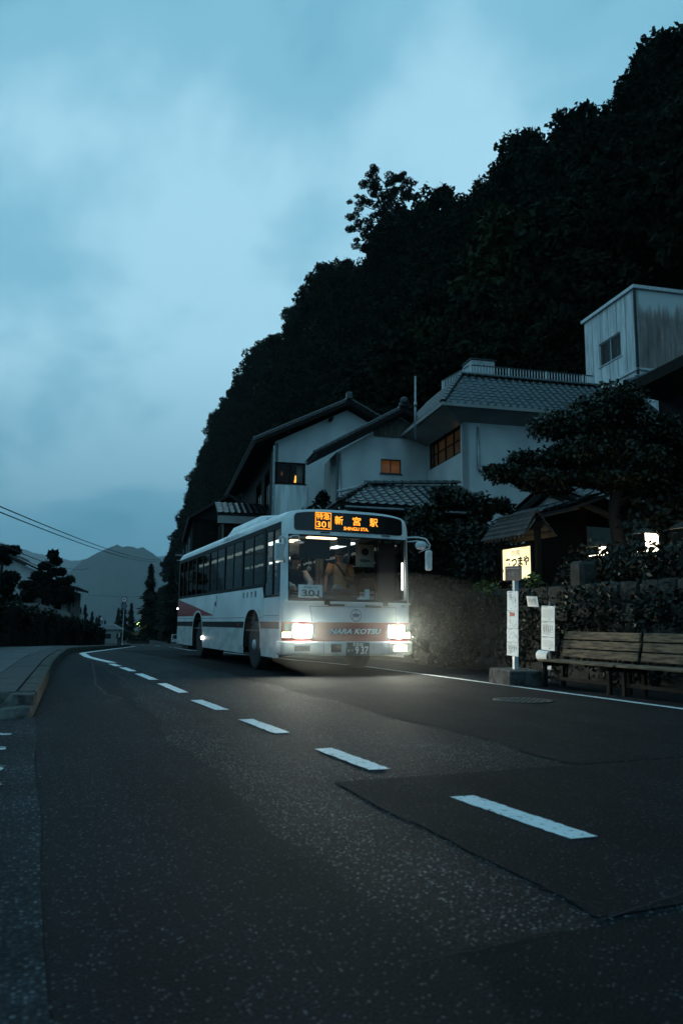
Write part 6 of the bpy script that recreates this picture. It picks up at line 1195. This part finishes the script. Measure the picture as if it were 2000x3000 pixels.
mb = MB(); mb.slab([(-16.2, 71.3, 5.05), (-13.2, 71.3, 6.75), (-13.2, 82, 6.75), (-16.2, 82, 5.05)], .2, (0, 0, -1)); mb.slab([(-13.2, 71.3, 6.75), (-10.2, 71.3, 5.30), (-10.2, 82, 5.30), (-13.2, 82, 6.75)], .2, (0, 0, -1)); mb.build('roof', 'roof_tile', hl)
mb = MB(); mb.slab([(-10.9, 71.6, 4.75), (-7.3, 71.6, 3.95), (-7.3, 82, 3.95), (-10.9, 82, 4.75)], .18, (0, 0, -1)); mb.build('roof', 'roof_tile', hl); ridge_row(hl, (-13.2, 71.3, 6.8), (-13.2, 82, 6.8), .16, .6); ridge_row(hl, (-13.1, 71.3, 6.75), (-10.3, 71.3, 5.4), .1, .4)
mb = MB(); mb.tube([(-7.35, 71.6, 3.85), (-7.35, 71.6, 3.4), (-7.6, 71.7, 3.3), (-7.6, 71.9, 2.2)], .06, 6); mb.build('drain_pipe', 'metal_dark', hl); mb = MB(); mb.slab([(-9.4, 71.2, 3.0), (-7.4, 71.2, 2.95), (-7.6, 72.6, 3.25), (-9.4, 72.6, 3.25)], .1, (0, 0, -1)); mb.build('window_roof', 'roof_tile', hl)
mb = MB(); mb.box(-9.3, -8.1, 72.45, 72.58, 1.35, 1.9); mb.build('balcony_panel', 'plaster', hl)
for x in (-9.4, -8.05): mb = MB(); mb.box(x, x + .16, 72.4, 72.58, g0, 2.9); mb.build('post', 'wood_bleach', hl)
rebase(hl)
sd_ = thingB('shed', 'low shed with a grey ribbed roof in front of the white-walled house', 'shed', -8.5, 62, gz(62)); gs = gz(62)
for i in range(16): a = -10.9 + i * .26; mb = MB(); z0 = 1.95 - max(0, a + 9.3) * .30; mb.slab([(a, 59.6, z0 - .55), (a + .25, 59.6, z0 - .62), (a + .25, 62.5, z0 + .28), (a, 62.5, z0 + .35)], .05); mb.build('roof_sheet', 'shingle', sd_)
mb = MB(); mb.box(-10.6, -7.0, 60.2, 62.3, gs, .75); mb.build('wall', 'wood_dark', sd_)
for x in (-10.5, -9.0, -7.3): mb = MB(); mb.box(x, x + .12, 59.8, 59.92, gs, .7); mb.build('post', 'wood_bleach', sd_)
rebase(sd_)
bn = thingB('banner', 'tall pale cloth banner on a pole past the white-walled house', 'banner', -8.1, 85, gz(85)); mb = MB(); mb.tube([(-8.38, 85, gz(85)), (-8.38, 85, 1.75)], .025, 6); mb.tube([(-8.38, 85, 1.66), (-7.85, 85, 1.66)], .015, 6); mb.build('pole', 'metal_pale', bn); mb = MB(); mb.grid([[(-8.35 + .05 * i, 85 + .03 * math.sin(i * .9 + z * 2), z) for i in range(11)] for z in np.linspace(.15, 1.64, 8)]); mb.build('cloth', 'banner_cloth', bn, True); rebase(bn)
# round road signs and the person next to them
def sign_post(label, p, s, h, discs):
    z = gz(s); o = thingB('road_sign', label, 'sign', p, s, z); mb = MB(); mb.tube([(p, s, z - .05), (p, s, z + h)], .045, 8); mb.build('pole', 'metal_pale', o)
    for zz, face, bar in discs:
        mb = MB(); mb.lathe([(.32, -.01), (.32, .01), (.0, .01)], 'y', 28, (p, s - .07, z + zz)); d = mb.build('disc', 'bus_red' if bar == 0 else 'ink_blue', o); mb = MB(); mb.lathe([(.24, 0), (.24, .002), (.0, .002)], 'y', 28, (p, s - .085, z + zz)); mb.build('disc_face', face, d)
        if bar == 0: text('disc_text', '40', .26, 'ink_blue', '-y', (p, s - .092, z + zz), d, bold=.01)
    rebase(o); return o
sign_post('pole with two round road signs at the end of the pavement', -3.95, 86.5, 5.3, [(4.95, 'letter_white', 0), (4.25, 'ink_grey', 1)])
sign_post('distant pole with two small round signs above the hedge on the left', -10.0, 140, 4.6, [(4.3, 'letter_white', 0), (3.6, 'ink_grey', 1)])
fp = thingB('person', 'person in dark clothes and pale top standing beside the road sign pole', 'person', -4.35, 88.0, gz(88)); z0 = gz(88)
J = {k: (v[0] * 1.02, v[1], v[2] * 1.03) for k, v in Jp.items()}; J.update(lw=(-.30, -.02, .80), le=(-.27, .03, 1.08), rw=(.30, -.02, .80), re=(.27, .03, 1.08)); b_ = put('body', person_body(J), fp); b_.location = (-4.35, 88.0, z0)
k0 = len(fp.children); garment(fp, 'coat', 'jacket_dark', [(0, .02, .62), (0, .02, 1.0), (0, 0, 1.25), (0, 0, 1.40), (-.02, -.02, 1.45)], [(.21, .17), (.19, .15), (.23, .16), (.21, .13), (.08, .08)]); face_bits(fp, J['head'], (0, -1, 0))
mb = MB(); mb.cbox(-.08, .06, -.175, -.15, .95, 1.42, .01); mb.build('shirt_front', 'shirt_white', fp)
for k in 'lr':
    mb = MB(); a, b, c = (Vector(J[k + q]) for q in 'sew'); mb.tube([a, b, c], [.085, .065, .05], 8); mb.build('sleeve', 'jacket_dark', fp, True); mb = MB(); h, kn, an = (Vector(J[k + q]) for q in 'hka'); mb.tube([h, kn, an], [.12, .09, .075], 8); mb.build('trouser_leg', 'trousers_dark', fp, True)
for ch in list(fp.children)[k0:]: ch.location = (-4.35, 88.0, z0)
rebase(fp)
# far bus, lamps, van, planters
fb = thing('far_bus', 'small distant bus seen from behind with lit amber sign and red tail lights', 'bus', (38.8, 334, gz(334)), R(-6)); 
mb = MB(); mb.cbox(-1.25, 1.25, 0, 9, .35, 2.95, .12); mb.build('body', 'bus_bumper', fb); mb = MB(); mb.box(-1.0, 1.0, -.02, 0, 1.5, 2.3); mb.build('rear_window', 'dest_black', fb); mb = MB(); mb.box(-.55, .55, -.03, -.005, 2.42, 2.75); mb.build('rear_display', 'led_amber', fb)
for x in (-1.05, 1.05): mb = MB(); mb.lathe([(.13, -.02), (.13, -.035), (0, -.04)], 'y', 12, (x, 0, .95)); mb.build('tail_light', 'tail_red', fb)
for x in (-1.0, 1.0): mb = MB(); mb.lathe([(.46, -.14), (.48, 0), (.46, .14)], 'x', 16, (x, 1.8, .46)); mb.build('wheel', 'tyre', fb)
def lamp_post(x, y, h, label, m, globe=.26):
    o = thing('street_lamp', label, 'lamp', (x, y, gz(y))); mb = MB(); mb.tube([(0, 0, -.1), (0, 0, h)], [.07, .045], 8); mb.build('pole', 'metal_dark', o); mb = MB(); mb.ball((0, 0, h + globe * .9), globe, 12, 8); mb.build('globe', m, o, True)
lamp_post(23.17, 176.0, 3.6, 'left of the two green-yellow glowing globe lamps far down the road', 'street_green', .48); lamp_post(24.24, 175.5, 4.35, 'right and higher of the two green-yellow glowing globe lamps far down the road', 'street_green', .52)
up = thing('utility_pole', 'utility pole with a white street light behind the rear of the bus', 'pole', (18.6, 101.5, gz(101))); mb = MB(); mb.tube([(0, 0, -.2), (0, 0, 12.5)], [.19, .12], 10); mb.build('pole', 'slab_concrete', up); mb = MB(); mb.cbox(-1.0, 1.0, -.06, .06, 11.6, 11.75, .02); mb.cbox(-.8, .8, -.06, .06, 10.9, 11.05, .02); mb.build('cross_arm', 'metal_grey', up)
mb = MB(); mb.tube([(0, 0, 4.7), (-.25, -.15, 4.85), (-.42, -.25, 4.78)], .03, 6); mb.build('lamp_arm', 'metal_grey', up); mb = MB(); mb.ball((-.42, -.28, 4.68), (.16, .16, .12), 10, 8); mb.build('street_light', 'street_white', up, True); mb = MB(); mb.lathe([(.25, 0), (.27, .3), (.25, .75)], 'z', 12, (-.05, -.35, 9.0)); mb.build('transformer', 'metal_grey', up); mb = MB(); mb.cbox(-.35, -.12, -.2, .1, 2.2, 2.9, .03); mb.build('meter_box', 'metal_grey', up)
vn = thing('small_van', 'small white van parked half hidden behind the utility pole', 'van', (27.2, 153, gz(153)), R(-8))
mb = MB(); prism(mb, [(-.72, .3), (.72, .3), (.74, 1.0), (.66, 1.75), (-.66, 1.75), (-.74, 1.0)], 0, 3.2); mb.build('body', 'van_white', vn); mb = MB(); mb.slab([(-.6, -.01, 1.05), (.6, -.01, 1.05), (.55, -.01, 1.62), (-.55, -.01, 1.62)], .02, (0, 1, 0)); mb.build('window', 'dest_black', vn)
for x in (-.62, .62): 
    mb = MB(); mb.box(x - .08, x + .08, -.02, .0, .7, .95); mb.build('tail_light', 'red_lens', vn)
    for y in (.6, 2.6): mb = MB(); mb.lathe([(.27, -.08), (.29, 0), (.27, .08)], 'x', 14, (x, y, .28)); mb.build('wheel', 'tyre', vn)
for i, (x, y, w_, lb) in enumerate(((18.6, 141, 1.5, 'larger dark planter box with clipped plants at the bend'), (21.2, 170, 1.3, 'smaller dark planter box with clipped plants under the globe lamps'))):
    o = thing('planter', lb, 'planter', (x, y, gz(y))); mb = MB(); mb.cbox(-w_, w_, -.4, .4, 0, .5, .04); mb.build('box', 'stone', o); put('plants', leaves(90 + i, [(k * w_ / 3, 0, .65, .5, .35, .3) for k in (-2, -1, 0, 1, 2)], 120, .12, 'leaf_pine', 'plants'), o)
for i, (x, y, w_, h_, lb) in enumerate(((14.2, 150, 4.5, 2.6, 'small low house with a pale roof down the valley on the left'), (9.5, 142, 3.5, 2.4, 'smallest grey house beyond the banner on the left'))):
    o = thing('small_house', lb, 'house', (x, y, gz(y)), R(-10)); mb = MB(); mb.box(-w_ / 2, w_ / 2, 0, 4, 0, h_); mb.build('wall', 'plaster_shade', o); mb = MB(); prism(mb, [(-w_ / 2 - .4, h_), (w_ / 2 + .4, h_), (w_ * .2, h_ + .9), (-w_ * .2, h_ + .9)], -.4, 4.4); mb.build('roof', 'metal_grey', o); mb = MB(); mb.box(-.5, .5, -.02, -.003, .9, 1.8); mb.build('window', 'dest_black', o)
# overhead cables
def cable(a, b, sag, label):
    a, b = Vector(a), Vector(b); mb = MB(); mb.tube([a.lerp(b, t) - Vector((0, 0, sag * 4 * t * (1 - t))) for t in np.linspace(0, 1, 24)], .022, 5); tag(mb.build('cable', 'strap_black'), label, 'cable')
cable((-3.2, 18, 4.35), (20.3, 131.8, 11.5), .75, 'upper of the two overhead cables running close together across the sky'); cable((-3.3, 18, 4.22), (20.0, 131.8, 11.2), .75, 'lower of the two overhead cables running close together across the sky'); cable((-3.3, 18, 3.75), (9.0, 131, 9.6), .9, 'single thin overhead cable low over the left-hand houses')
cable((9.0, 131, 5.2), (24.0, 132, 5.6), .3, 'thin cable crossing in front of the misty mountain')
# ------------------------------------------------------------------ air
def volume_mat(name, dens, aniso, col):
    m = bpy.data.materials.new(name); m.use_nodes = True; N = m.node_tree.nodes; N.clear(); out = N.new('ShaderNodeOutputMaterial'); v = N.new('ShaderNodeVolumePrincipled')
    v.inputs['Density'].default_value = dens; v.inputs['Anisotropy'].default_value = aniso; v.inputs['Color'].default_value = (*col, 1); m.node_tree.links.new(v.outputs[0], out.inputs['Volume']); MATS[name] = m
volume_mat('haze_air', .000075, .0, (.86, .93, .97))
volume_mat('glow_mist_air', .010, .86, (.9, .94, .92))
mb = MB(); mb.ball((0, 0, 0), (2.3, 2.6, .9), 40, 24); ms = mb.build('glow_mist', 'glow_mist_air', None, True); ms.location = (5.45, 11.4, .85); tag(ms, 'added thin volume that gives the headlights their glow in front of the bus', 'glow_mist', kind='stuff')  # ellipsoid of scattering air added to give the headlights their bloom
mb = MB(); mb.box(-9000, 9000, -600, 13500, -60, 1010); hz = mb.build('haze', 'haze_air'); tag(hz, 'thin blue evening haze filling the valley', 'haze', kind='stuff')
